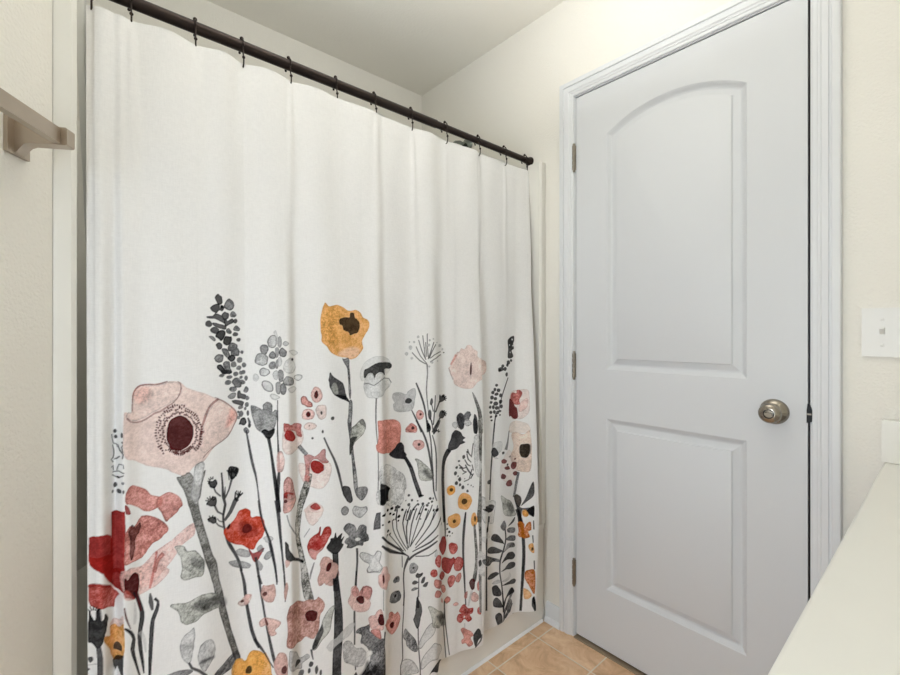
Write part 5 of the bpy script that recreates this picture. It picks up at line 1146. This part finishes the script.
dgrey;92;0;20;0;759.8 267.2 760.8 236.8 762.2 207.3 764.8 179.3 767.3 154.3 768.4 134.7 769.1 117 772.1 116.4 771.7 134.1 770.8 153.8 768.1 179 765.3 206.8 763.9 236.3 762.9 266.7
grey;90;45;45;1;714 253 721 273 734 259 754 231 760 211 760 194 747 200 729 220 724 237
vlgrey;75;70;25;1;763 211 771 235 787 262 802 269 813 250 807 234 785 218 770 200
vlgrey;75;80;25;1;771 154 777 175 796 196 818 203 868 153 863 133 805 156 776 138
lgrey;70;70;40;1;707 159 712 182 728 182 748 170 764 144 763 131 738 131 711 139
leaf;90;45;40;1;788 322 805 314 850 275 876 249 881 210 822 246 802 258 800 281 793 302
dgrey;75;0;50;1;817 286 866 256 880 246 881 210 869 216 825 267
ink;92;30;40;1;796 116 808 132 829 139 874 106 880 91 867 83 811 120
lgrey;90;D;745 378 5.1 1.9
grey;70;40;50;1;731 449 736 458 747 458 757 443 750 429 734 431
ink;90;D;744 444 3.0 3.1
grey;85;30;25;1;672 438 679 443 693 434 692 424 679 427
ink;90;D;681 437 3.0 2.1
grey;75;40;50;1;658 387 666 404 690 400 701 381 694 370 667 375
ink;90;D;678 390 4.8 3.9
ink;90;25;25;1;751 420 756 427 762 423 770 426 770 419 762 412 754 413
dgrey;90;25;25;1;741 401 748 406 759 399 750 394 743 396
dgrey;90;25;25;1;766 398 770 410 777 412 775 397 769 394
dgrey;90;25;25;1;771 386 779 395 786 395 781 382
grey;90;25;25;1;739 381 749 386 760 381 745 376
dgrey;90;0;20;0;758.6 412.3 758.8 383.8 759.1 355.2 761.7 354.8 761.4 383.3 761.2 411.9
dgrey;90;25;25;1;754 332 756 356 760 353 763 324 755 325
lgrey;70;25;25;1;804 474 812 485 815 467 806 465
ink;93;10;50;1;1189 1117 1208 1131 1224 1134 1226 1117 1221 1103 1225 1085 1213 1077 1222 1057 1207 1049 1189 1053 1191 1083
ink;90;D;1193 1034 11.1 7.8 1209 1041 6.9 5.6 1181 990 7.7 7.8 1186 1025 7.6 6.7 1147 1011 14.9 8.7 1171 1011 11.3 7.7 1158 1023 8.7 5.5 1141 1007 8.1 5.5
white;90;D;1215 1121 4.1 3.4 1200 1100 2.6 2.8 1219 1097 3.3 2.8 1204 1072 2.6 2.8
dgrey;92;0;20;0;1187.1 978 1177.6 962.9 1167.5 946.6 1155.9 926.5 1145.3 905.1 1137.9 884.2 1131.6 863.3 1136.2 862.2 1142.8 882.9 1150.6 903.6 1161.6 924.8 1173.4 944.9 1183.4 961.3 1192.9 976.4
ink;90;D;1125 954 7.0 4.9 1117 939 6.6 6.4 1134 935 9.1 7.0 1108 929 7.6 6.4 1124 922 9.7 5.9 1104 911 7.5 7.5 1119 906 8.0 6.4 1144 916 8.1 7.6 1100 894 6.2 4.8 1120 888 10.7 7.5 1144 893 9.7 7.5 1096 877 5.5 5.3 1109 876 6.3 7.4 1125 872 9.7 6.4 1147 875 8.3 7.5 1099 858 6.1 6.3 1114 858 6.4 7.4 1128 855 7.1 6.4 1139 859 7.8 4.3 1099 842 5.5 4.2 1121 843 6.0 4.8 1139 845 4.7 3.2 1102 829 3.1 3.2
dgrey;93;0;20;0;1118.3 854.1 1114.6 838.8 1111.3 822.8 1109.1 804.8 1107.3 786.2 1112.9 785.2 1114.7 803.8 1116.9 821.7 1120.3 837.4 1124.1 852.7
dgrey;92;0;20;0;1110.7 818.8 1108 800 1105 777.3 1101.1 743.1 1096.9 705.3 1092.9 670.2 1089.2 634 1086.8 594 1084.7 552.9 1088.8 552.1 1091.5 593.1 1094.6 632.9 1098.7 669 1103 704.1 1107.3 741.9 1111.2 776.2 1114 798.9 1116.3 817.8
ink;90;D;1101 830 4.9 2.6
vlgrey;70;30;20;1;1101 731 1111 750 1145 748 1144 719 1115 703 1128 690 1103 699
dgrey;93;20;20;1;1097 718 1104 731 1116 729 1128 711 1123 702 1109 698 1100 707
dgrey;90;D;1086 615 7.8 7.6
vlgrey;70;50;30;1;1007 574 1013 594 1071 550 1099 550 1111 538 1103 498 1091 471 1014 510
dgrey;90;10;40;1;1014 553 1071 535 1085 538 1104 531 1098 517 1081 512 1022 544
dgrey;90;0;20;0;1082.1 497.7 1079.8 478 1083.7 476.9 1086.1 496.7
dgrey;90;0;20;0;1077.8 499.6 1076.3 484.5 1074.6 470.2 1072 458.9 1069.7 446.1 1022.5 456.4 1021.6 436.4 1075.1 403.4 1075.9 424.7 1076.8 444 1078.3 456.9 1080 468.5 1081.6 483.1 1083.2 498.2
ink;90;25;25;1;1072 460 1078 462 1077 447 1071 448
dgrey;90;25;25;1;1018 553 1095 521 1086 511 1073 515
dgrey;93;0;20;0;1020.2 451.5 1021.3 419.3 1070.4 353.6 1076.7 351.8 1076 385.3 1075.2 418.9
dgrey;93;0;20;0;1072.4 327.4 1074.4 250.3 1076.5 173.2 1084.1 170.8 1081.1 248.3 1078 325.9
vlgrey;80;20;30;1;992 414 1014 409 1071 318 999 345
ink;90;25;25;1;995 387 1003 390 1006 375 998 369
vlgrey;60;20;25;1;1010 464 1072 445 1079 423 1015 443
lgrey;80;40;40;0;996 345 1007 343 1012 215 1003 218
stem;80;0;20;0;998.7 340.1 1001.5 278.9 1004.3 217.6 1010.7 215.7 1007.7 277.2 1004.8 338.7
blush;60;25;30;1;1198 893 1208 920 1233 926 1251 928 1271 928 1277 906 1276 849 1260 822 1242 816 1206 826
pinkred;85;40;30;1;1206 909 1217 919 1236 915 1238 926 1251 923 1255 909 1246 889 1248 872 1225 874 1207 892
dred;95;20;25;1;1196 893 1212 892 1228 868 1238 856 1240 822 1223 819 1206 831 1193 836
lpink;60;40;30;1;1250 878 1266 894 1274 889 1269 861 1252 844 1243 850
lpeach;40;20;30;1;1200 805 1231 811 1256 805 1272 794 1272 766 1195 773
lpeach;75;25;35;1;1206 761 1228 769 1258 759 1277 767 1276 635 1255 619 1223 633 1197 681 1217 716
sepia;97;5;25;1;1242 696 1246 718 1257 723 1274 720 1272 685 1262 671 1250 676
dgrey;50;25;25;1;1274 720 1273 685 1276 690 1277 717
dgrey;70;0;50;0;1189.1 780.7 1182.6 759.2 1175.5 740.2 1167.5 727.8 1159.5 717.4 1177.3 711.1 1181.6 723.1 1185.9 737.2 1190.4 757.3 1195.1 779.3
dgrey;90;D;1152 706 7.7 5.3 1193 685 7.6 3.7
blush;35;30;25;1;1134 652 1147 681 1189 710 1215 672 1234 631 1203 589 1140 615
dred;90;25;25;1;1141 680 1153 685 1173 675 1166 667 1146 670
dred;90;25;25;1;1198 654 1210 662 1231 656 1229 640 1214 634 1200 642
dred;90;25;25;1;1209 622 1222 625 1235 619 1230 609 1215 612
dred;90;25;25;1;1137 626 1145 634 1166 622 1158 613 1140 617
dred;90;25;25;1;1163 594 1175 602 1196 600 1204 583 1193 578 1172 583
dred;90;25;25;1;1157 653 1182 653 1191 640 1167 643
dred;90;D;1224 670 5.5 3.2
dgrey;90;D;1177 659 5.7 4.2
grey;85;0;40;0;1234.6 620.8 1229 603.7 1221.8 585.2 1213.4 561.1 1204.6 535.6 1218.4 530.5 1227.7 556.1 1234.4 580.9 1238.9 600.4 1242.7 618.3
leaf;85;45;40;1;1135 559 1158 545 1195 522 1213 490 1221 466 1179 475 1148 491 1141 526
dgrey;60;0;50;1;1162 521 1190 518 1213 490 1198 476 1175 501
sepia;93;20;30;1;1212 533 1227 540 1242 530 1246 511 1236 490 1222 509
dgrey;93;10;30;1;1218 521 1243 489 1269 489 1282 488 1281 456 1268 462 1248 481 1243 430 1232 437 1229 480
dgrey;92;20;50;1;1244 495 1257 521 1270 559 1282 583 1283 537 1261 510
amber;90;25;25;1;1247 473 1256 481 1266 465 1260 455 1250 459
dgrey;94;0;20;0;1218 486.2 1224.7 470.9 1230 456.9 1233.1 445.6 1235.9 434.7 1247.8 436.1 1246.1 447 1244.3 458.6 1241.4 472.3 1237.9 486.6
ink;95;0;30;0;1227.5 480.3 1234.9 458.8 1240.7 435.4 1244.8 403.4 1247.6 369.9 1249.5 342.8 1250.4 315.7 1250.4 284.6 1249.9 250.7 1249.3 212.7 1248.6 174.7 1247.9 141.5 1247.2 109.7 1255 109 1255.5 140.8 1256.2 173.9 1257.8 211.8 1259.4 249.9 1259.9 284 1259.8 315.5 1259 343 1257.2 370.6 1254.2 404.3 1249.9 436.9 1243.8 460.7 1236.9 481.5
amber2;93;30;35;1;1231 432 1241 439 1252 433 1255 414 1261 430 1271 436 1274 408 1265 400 1270 381 1258 375 1245 379 1234 391 1236 404
dgrey;90;25;25;1;1173 442 1197 453 1216 461 1207 445 1178 441
amber;90;25;25;1;1248 479 1256 474 1264 463 1258 457 1250 466
ink;93;25;25;1;1261 479 1282 495 1281 455 1271 463
amber;90;30;25;1;1267 348 1275 357 1282 351 1284 321 1273 329
sepia;90;D;1279 336 3.7 6.6
amber2;93;30;30;1;1260 250 1269 259 1290 254 1293 178 1285 174 1270 207 1262 223
amber;80;30;30;1;1258 191 1271 185 1282 168 1272 153 1259 158
ink;90;25;25;1;1284 152 1293 156 1301 104 1289 113 1283 130
ink;90;25;25;1;1283 148 1292 159 1303 102 1292 99 1293 124
ink;90;0;20;0;1278.2 441.2 1278.8 424.7 1279.4 408.2 1283.7 408.1 1282.4 424.6 1281.2 441.1
ink;90;0;20;0;1276.5 386.4 1278 372.7 1279.5 358.9 1282.6 359 1281.5 372.8 1280.5 386.6
ink;90;0;20;0;1283.9 293.2 1284.9 276.8 1285.9 260.3 1290.2 259.8 1289.1 276.4 1288 292.9
dgrey;93;0;20;0;1148.9 442 1153.4 422.2 1155.9 403.2 1152.7 386.5 1146.3 370.2 1136.6 353.2 1128.7 333.7 1127.8 309.9 1130.1 285.8 1134.9 266.2 1140.7 245.7 1145.6 218.5 1149.9 190.1 1153.1 165 1155.9 140.6 1164.1 137 1161.1 161.6 1157.7 187 1153.1 215.8 1147.9 243.5 1141.5 264.6 1136.6 284.1 1135 307.5 1136.8 330.3 1144.8 348.8 1154.7 365.9 1161.1 382.8 1164.1 400.3 1161.3 420 1156.6 440.2
grey;90;35;25;1;1129 453 1149 468 1160 444 1147 433
grey;85;30;40;1;1165 432 1188 432 1217 420 1214 405 1175 418
grey;92;35;40;1;1162 398 1185 403 1219 391 1218 374 1181 386
ink;92;20;40;1;1090 418 1097 432 1115 429 1133 410 1154 383 1134 392 1104 406
grey;90;30;40;1;1172 379 1211 369 1219 351 1183 359 1147 354 1164 369
dgrey;90;30;45;1;1080 387 1098 390 1124 376 1143 363 1125 361 1082 370
ink;92;20;40;1;1158 334 1179 344 1208 336 1223 318 1210 309 1171 321 1141 319
grey;90;35;40;1;1012 376 1021 388 1100 351 1129 336 1133 327 1100 336 1076 327
dgrey;90;40;40;1;1159 294 1186 304 1220 294 1225 279 1202 277 1168 287 1138 291
dgrey;90;30;40;1;1081 284 1093 296 1114 297 1128 287 1102 278 1087 277
dgrey;92;20;40;1;1190 236 1214 236 1231 226 1224 215 1191 225 1145 239
lgrey;60;30;40;1;1100 261 1122 268 1144 255 1116 254
lgrey;50;30;40;1;1144 255 1180 254 1193 267 1199 248 1171 245
dgrey;93;30;40;1;1101 235 1103 250 1123 246 1142 220 1142 206 1111 215
dgrey;92;20;40;1;1192 203 1211 205 1223 188 1208 183 1179 183 1166 157 1161 175
dgrey;90;40;50;1;1108 200 1118 206 1135 196 1152 168 1157 158 1119 172 1107 184
grey;85;30;40;1;1176 152 1204 166 1214 151 1206 122 1187 126
dgrey;92;40;50;1;1119 135 1122 147 1139 146 1154 127 1155 100 1132 104
dgrey;90;0;20;0;1145.6 220.4 1152.8 187.5 1158.7 154.9 1159.9 124.4 1159 94.6 1164.8 91.6 1166.7 121.2 1165.9 151.8 1159.7 184.9 1152.1 218.3
grey;90;20;40;0;1201.3 192.1 1193.5 176.8 1177.5 160.5 1162.5 142.2 1159.5 126.8 1159.9 112.5 1169.6 107.6 1170.5 121 1174.5 134.8 1189.5 152.5 1205.5 169.1 1217.6 182.2
grey;90;30;40;0;1204.7 153.6 1196.9 145.4 1188.2 137.2 1176.6 127.8 1164.3 117.9 1175.5 109.4 1191 117.2 1204.7 125.7 1212.6 135.2 1218.4 144.9
dgrey;90;25;25;1;1192 201 1214 204 1225 184 1199 186
dgrey;80;0;20;0;1221.4 108.5 1212.1 97.7 1201.1 90.1 1185.9 90.9 1168.9 94.2 1171.8 89.8 1189.3 86.2 1205.9 85.7 1217.4 93.9 1226.7 105.1"""

STEP = 1.25
U_MM, V0, V1 = 1300.0, 105.0, 1255.0
NW, NH = int(U_MM / STEP) + 1, int((V1 - V0) / STEP) + 1
rng = np.random.default_rng(7)

def smooth_noise(h, w, cells):
    gh, gw = max(2, int(h / cells) + 2), max(2, int(w / cells) + 2)
    g = rng.random((gh, gw))
    yy = np.linspace(0, gh - 1.001, h); xx = np.linspace(0, gw - 1.001, w)
    y0 = yy.astype(int); x0 = xx.astype(int); fy = (yy - y0)[:, None]; fx = (xx - x0)[None]
    fy = fy*fy*(3-2*fy); fx = fx*fx*(3-2*fx)
    return (g[y0][:, x0]*(1-fy)*(1-fx) + g[y0+1][:, x0]*fy*(1-fx) + g[y0][:, x0+1]*(1-fy)*fx + g[y0+1][:, x0+1]*fy*fx)

NOISE = 0.24*smooth_noise(NH, NW, 26) + 0.20*smooth_noise(NH, NW, 10) + 0.24*smooth_noise(NH, NW, 3.5) + 0.32*smooth_noise(NH, NW, 1.3)
NOISE = (NOISE - NOISE.mean()) / NOISE.std()
WHITE = np.array(lin((243, 242, 240)))
CAN = np.ones((NH, NW, 3)) * WHITE

def spline(p, n=5):
    N = len(p); out = []
    for i in range(N):
        a, b, c, d = p[i-1], p[i], p[(i+1) % N], p[(i+2) % N]
        for j in range(n):
            t = j/n; out.append(0.5*((2*b) + (c-a)*t + (2*a-5*b+4*c-d)*t*t + (3*b-a-3*c+d)*t**3))
    return np.array(out)

def fill_mask(poly):
    """anti-aliased polygon coverage; poly in cell units (col,row)"""
    SS = 3
    lo = np.floor(poly.min(0)).astype(int) - 4; hi = np.ceil(poly.max(0)).astype(int) + 5
    lo = np.maximum(lo, 0); hi = np.minimum(hi, (NW, NH))
    if (hi <= lo).any(): return None
    wdt, hgt = hi - lo
    q = (poly - lo) * SS
    ys = np.arange(hgt*SS) + 0.5; xs = np.arange(wdt*SS) + 0.5
    cross = np.zeros((hgt*SS, wdt*SS), dtype=np.int32)
    for (xa, ya), (xb, yb) in zip(q, np.roll(q, -1, 0)):
        if ya == yb: continue
        sgn = 1 if yb > ya else -1
        y0, y1 = min(ya, yb), max(ya, yb)
        i0 = max(0, int(math.ceil(y0 - 0.5))); i1 = min(hgt*SS, int(math.ceil(y1 - 0.5)))
        for i in range(i0, i1):
            xi = xa + (ys[i] - ya) * (xb - xa) / (yb - ya)
            k = int(math.ceil(xi - 0.5))
            if k < wdt*SS: cross[i, max(0, k):] += sgn
    m = (cross != 0).astype(np.float64)
    m = m.reshape(hgt, SS, wdt, SS).mean((1, 3))
    return m, lo, hi

def blur(a, r):
    for ax in (0, 1):
        c = np.cumsum(np.pad(a, [(r+1, r) if k == ax else (0, 0) for k in (0, 1)], mode='edge'), axis=ax)
        n = a.shape[ax]
        a = (np.take(c, range(2*r+1, 2*r+1+n), ax) - np.take(c, range(0, n), ax)) / (2*r+1)
    return a

def put(poly, col, alpha, rim, tex, soft=0):
    r = fill_mask(poly)
    if r is None: return
    m, lo, hi = r
    sl = (slice(lo[1], hi[1]), slice(lo[0], hi[0]))
    nz = NOISE[sl]
    if soft: m = blur(blur(m, soft), soft)
    a = m * alpha
    c = np.array(col)[None, None, :] * np.ones(m.shape + (1,))
    if tex:
        lum = float(np.mean(col))
        c = np.clip(c * (1 + tex*(0.30 + 0.45*(1-lum))*nz)[..., None], 0.002, 0.95)
        a = np.clip(a * (1 - (0.30 if lum > 0.14 else 0.05)*tex*np.clip(nz, -1, 2)), 0, 1)
    if rim:
        size = min(m.shape)
        rr_ = 1 if size < 22 else 2
        edge = np.clip((1 - blur(m, rr_)) * 2.0, 0, 1) * m
        c = c * np.clip(1 - 1.15*rim*edge[..., None], 0.2, 1)
        a = np.clip(a + rim*0.45*edge, 0, 1)
    a = a[..., None]
    CAN[sl] = CAN[sl]*(1-a) + c*a

def cell(p):
    p = np.array(p, dtype=float).reshape(-1, 2)
    return np.stack([p[:, 0] / STEP, (p[:, 1] - V0) / STEP], 1)

for line in PRINT.strip().split('\n'):
    f = line.split(';'); col = lin(PAL[f[0]]); al = int(f[1]) / 100
    if f[2] == 'D':
        v = [float(t) for t in f[3].split()]
        for i in range(0, len(v), 4):
            jit = rng.uniform(0.88, 1.12, 10)
            t = np.arange(10) * 2*PI/10
            e = np.stack([v[i] + v[i+2]*jit*np.cos(t), v[i+1] + v[i+3]*jit*np.sin(t)], 1)
            put(spline(cell(e), 3), col, al, 0.1, 0.15)
    else:
        p = cell([float(t) for t in f[5].split()])
        rim = int(f[2]) / 100; soft = 0
        if f[4] == '1':
            p = spline(p)
            ext = float(np.ptp(p, axis=0).min())
            amp = 0.55 if ext > 12 else 0.25
            p = p + np.convolve(rng.normal(0, amp, len(p) + 2), [0.3, 0.4, 0.3], 'valid')[:, None] * rng.choice([-1, 1], (1, 2))
            if rim < 0.05 and al < 0.86 and ext > 6: soft = 2 if ext > 11 else 1
        put(p, col, al, rim, int(f[3]) / 100, soft)

# cloth mesh: fine rows through the print, coarser above
vz = np.concatenate([V0 + STEP*np.arange(NH), np.linspace(V1 + 6, CZ1*1000, 95)]) / 1000.0
uu = np.linspace(0, 1, NW)
Ug, Zg = np.meshgrid(uu, vz)
Xg, Yg = curtain(Ug, Zg)
nr = len(vz)
colr = np.ones((nr, NW, 4)); colr[:, :, :3] = WHITE; colr[:NH, :, :3] = CAN
co = np.stack([Xg, Yg, Zg], -1).reshape(-1, 3)
idx = np.arange(nr*NW).reshape(nr, NW)
quads = np.stack([idx[:-1, :-1], idx[:-1, 1:], idx[1:, 1:], idx[1:, :-1]], -1).reshape(-1, 4)
me = bpy.data.meshes.new('shower_curtain')
me.vertices.add(len(co)); me.vertices.foreach_set('co', co.astype(np.float32).ravel())
me.loops.add(quads.size); me.loops.foreach_set('vertex_index', quads.astype(np.int32).ravel())
me.polygons.add(len(quads)); me.polygons.foreach_set('loop_start', np.arange(0, quads.size, 4, dtype=np.int32))
me.polygons.foreach_set('use_smooth', np.ones(len(quads), dtype=bool))
me.update(calc_edges=True)
ca = me.color_attributes.new('print', 'FLOAT_COLOR', 'POINT')
ca.data.foreach_set('color', colr.astype(np.float32).ravel())
curtain_o = link('shower_curtain', me, M['cloth'])
tag(curtain_o, 'white fabric shower curtain printed with watercolour wildflowers', 'shower curtain')

def strip(name, ufun, zfun, n, th, parent, m):
    """a thin hem strip following the curtain surface"""
    bm = bmesh.new(); rows = []
    for i in range(n):
        t = i/(n-1)
        r = []
        for k in range(2):
            u, z = ufun(t, k), zfun(t, k)
            x, y = curtain(np.array([u]), np.array([z]))
            r.append((float(x[0]), float(y[0]), z))
        rows.append(([bm.verts.new((p[0]+th, p[1], p[2])) for p in r], [bm.verts.new((p[0]-th, p[1], p[2])) for p in r]))
    for (a, b), (c, d) in zip(rows, rows[1:]):
        for q in ((a[0], a[1], c[1], c[0]), (b[1], b[0], d[0], d[1]), (a[0], c[0], d[0], b[0]), (a[1], b[1], d[1], c[1])): bm.faces.new(q)
    bm.faces.new((rows[0][0][0], rows[0][1][0], rows[0][1][1], rows[0][0][1])); bm.faces.new((rows[-1][0][0], rows[-1][0][1], rows[-1][1][1], rows[-1][1][0]))
    return obj(name, bm, m, parent, smooth=60)

# white liner inside the tub
bm = bmesh.new(); rows = []
nz_, ny_ = 40, 620
for i in range(nz_):
    z = 0.42 + (1.836 - 0.42) * i/(nz_-1)
    yl = -1.410 - 0.028*min(1, max(0, (z - 0.95)/0.75))
    r = []
    for j in range(ny_):
        t = j/(ny_-1)
        xx = -0.258 + 0.006*math.sin(t*75) - 0.004*math.sin(t*31+1) + 0.044*(1 - float(_sm((t - 0.0085)/0.0045)))*max(0, min(1, (z - 0.8)/0.6))
        r.append(bm.verts.new((xx, yl + t*(-0.055 - yl), z)))
    rows.append(r)
for a, b in zip(rows, rows[1:]):
    for j in range(ny_-1): bm.faces.new((a[j], a[j+1], b[j+1], b[j]))
tag(obj('shower_liner', bm, M['liner'], smooth=180), 'plain white shower liner hanging behind the printed curtain', 'shower liner')

# ------------------------------------------------------------------ curtain hooks
ords = ['leftmost at the curtain edge', 'second from the left', 'third from the left', 'fourth from the left', 'fifth from the left', 'sixth from the left', 'sixth from the right', 'fifth from the right', 'fourth from the right', 'third from the right', 'second from the right', 'rightmost beside the door wall']
def make_hook():
    h = empty('curtain_hook', (RX, 0, RZ))
    bm = bmesh.new()
    R = 0.0158; p = []
    for i in range(17):                                  # over the top and down the room side of the rod
        a = math.radians(226 - 266*i/16)
        p.append((R*math.cos(a), 0.0, R*math.sin(a)))
    p += [(0.0138, 0, -0.018), (0.0140, 0, -0.026), (0.0165, 0, -0.033), (0.0180, 0, -0.042), (0.0175, 0, -0.051), (0.0140, 0, -0.058), (0.0080, 0, -0.060), (0.0020, 0, -0.056), (-0.001, 0, -0.048)]
    tube(bm, p, 0.0018, 8)
    obj('wire', bm, M['bronze'], h, smooth=60)
    for c, r in (((0.003, 0, R + 0.0012), 0.0046), ((0.0172, 0, -0.0355), 0.0038), ((-0.0110, 0, -0.0120), 0.0030)):
        bm = bmesh.new(); sphere(bm, c, r, 14); obj('ball', bm, M['bronze'], h, smooth=60)
    return h
h0 = make_hook(); kids = list(h0.children)
for i, y in enumerate(HOOK_Y):
    if i == 0: h = h0
    else:
        h = h0.copy(); COL.objects.link(h)
        for k in kids:
            c = k.copy(); COL.objects.link(c); c.parent = h
    h.location = (RX, y, RZ); h.rotation_euler = (0, 0, math.radians([2, 4, -6, 3, 8, -5, 2, -8, 5, -3, 6, -2][i]))
    lab = 'bronze roller hook on the curtain rod, ' + ords[i]
    tag(h, lab, 'curtain hook', 'hooks along the curtain rod')

# ------------------------------------------------------------------ towel bar on the angled wall
tb = empty('towel_bar', (A0.x, A0.y, 1.468))
tb.rotation_euler = (0, 0, math.atan2(WA.y, WA.x))       # local x along the wall towards the viewer, local y out of the wall
tag(tb, 'satin nickel towel bar on the cream wall left of curtain', 'towel bar')
def mount(xc):
    pr = [(0.0005, -0.032), (0.006, -0.032), (0.010, -0.029), (0.014, -0.023), (0.019, -0.0175), (0.026, -0.0145), (0.078, -0.0145), (0.080, -0.0125), (0.080, 0.0125), (0.078, 0.0145), (0.026, 0.0145), (0.019, 0.0175), (0.014, 0.023), (0.010, 0.029), (0.006, 0.032), (0.0005, 0.032)]
    bm = bmesh.new(); extrude_poly(bm, [(xc - 0.010, y, z) for y, z in pr], (0.020, 0, 0))
    o = obj('bracket', bm, M['brush'], tb, bevel=0.0015)
    bm = boxm(xc - 0.024, xc + 0.024, 0.0005, 0.006, -0.034, 0.034)
    obj('backplate', bm, M['brush'], o, bevel=0.003)
mount(0.0875); mount(0.0875 + 0.50)
obj('bar', boxm(0.0875 + 0.0105, 0.0875 + 0.4895, 0.0595, 0.0715, -0.0125, 0.0125), M['brush'], tb, bevel=0.0012)

# ------------------------------------------------------------------ light switch
sw = empty('light_switch', (0.829, 0, 1.147))
tag(sw, 'white toggle light switch on the wall right of the door', 'light switch')
obj('cover_plate', boxm(-0.0355, 0.0355, -0.0058, -0.0003, -0.0575, 0.0575), M['plastic'], sw, bevel=0.0028, seg=3)
bm = boxm(-0.0052, 0.0052, -0.0068, -0.0052, -0.0120, 0.0120); obj('toggle_collar', bm, M['plastic'], sw, bevel=0.0006)
bm = bmesh.new(); extrude_poly(bm, [(-0.0042, -0.0055, -0.006), (-0.0042, -0.0055, 0.010), (-0.0042, -0.0175, 0.0125), (-0.0042, -0.0185, 0.0080)], (0.0084, 0, 0))
obj('toggle', bm, M['plastic'], sw, bevel=0.0008)
for z in (0.030, -0.030):
    bm = bmesh.new(); lathe(bm, [(0, -0.0072), (0.0028, -0.0068), (0.0034, -0.0056), (0, -0.0056)], (0, 0, z), (0, 1, 0), 16)
    obj('screw', bm, M['plastic'], sw, smooth=40)

# ------------------------------------------------------------------ vanity
bm = bmesh.new()
VX, VZ, VY = 0.832, 0.845, -2.10
pr = [(VX+0.004, VZ-0.034), (VX+0.0005, VZ-0.030), (VX, VZ-0.022), (VX, VZ-0.008), (VX+0.0022, VZ-0.0022), (VX+0.007, VZ), (XR-0.001, VZ), (XR-0.001, VZ-0.034)]
extrude_poly(bm, [(x, VY, z) for x, z in pr], (0, -0.001 - VY, 0))
tag(obj('vanity_countertop', bm, M['counter'], smooth=50), 'cream white vanity countertop running along the right side', 'countertop')
tag(obj('side_splash', boxm(VX - 0.003, XR - 0.001, -0.0205, -0.0008, VZ + 0.0006, VZ + 0.098), M['counter'], bevel=0.003, seg=3), 'cream white side splash block on the countertop below the switch', 'backsplash')
vc = empty('vanity_cabinet', (1.12, -1.05, 0))
tag(vc, 'pale vanity cabinet under the cream countertop', 'cabinet')
bm = bmesh.new(); box(bm, 0.862-1.12, XR-0.003-1.12, VY+0.01+1.05, -0.003+1.05, 0.095, VZ-0.0355); box(bm, 0.925-1.12, XR-0.003-1.12, VY+0.01+1.05, -0.003+1.05, 0.001, 0.095)
obj('body', bm, M['cabinet'], vc)
for k in range(4):
    y1 = -0.03 - k*0.515 + 1.05; y0 = y1 - 0.49
    bm = bmesh.new(); rws = []
    for d, xx in ((0, 0.0), (0, -0.018), (0.055, -0.018), (0.062, -0.010), (0.075, -0.010), (0.10, -0.016)):
        rws.append([bm.verts.new((0.8615-1.12+xx, y, z)) for y, z in ((y0+d, 0.11+d), (y1-d, 0.11+d), (y1-d, 0.79-d), (y0+d, 0.79-d))])
    for a, b in zip(rws, rws[1:]):
        for i in range(4): bm.faces.new((a[i], a[(i+1) % 4], b[(i+1) % 4], b[i]))
    bm.faces.new(rws[-1]); bm.faces.new(rws[0][::-1])
    d = obj('cabinet_door', bm, M['cabinet'], vc)
    bm = bmesh.new(); lathe(bm, [(0, -0.024), (0.010, -0.022), (0.014, -0.016), (0.012, -0.010), (0.006, -0.006), (0.006, 0.0), (0, 0)], (0.8435-1.12, y0 + 0.03 if k % 2 else y1 - 0.03, 0.70), (1, 0, 0), 20)
    obj('knob', bm, M['nickel'], d, smooth=50)
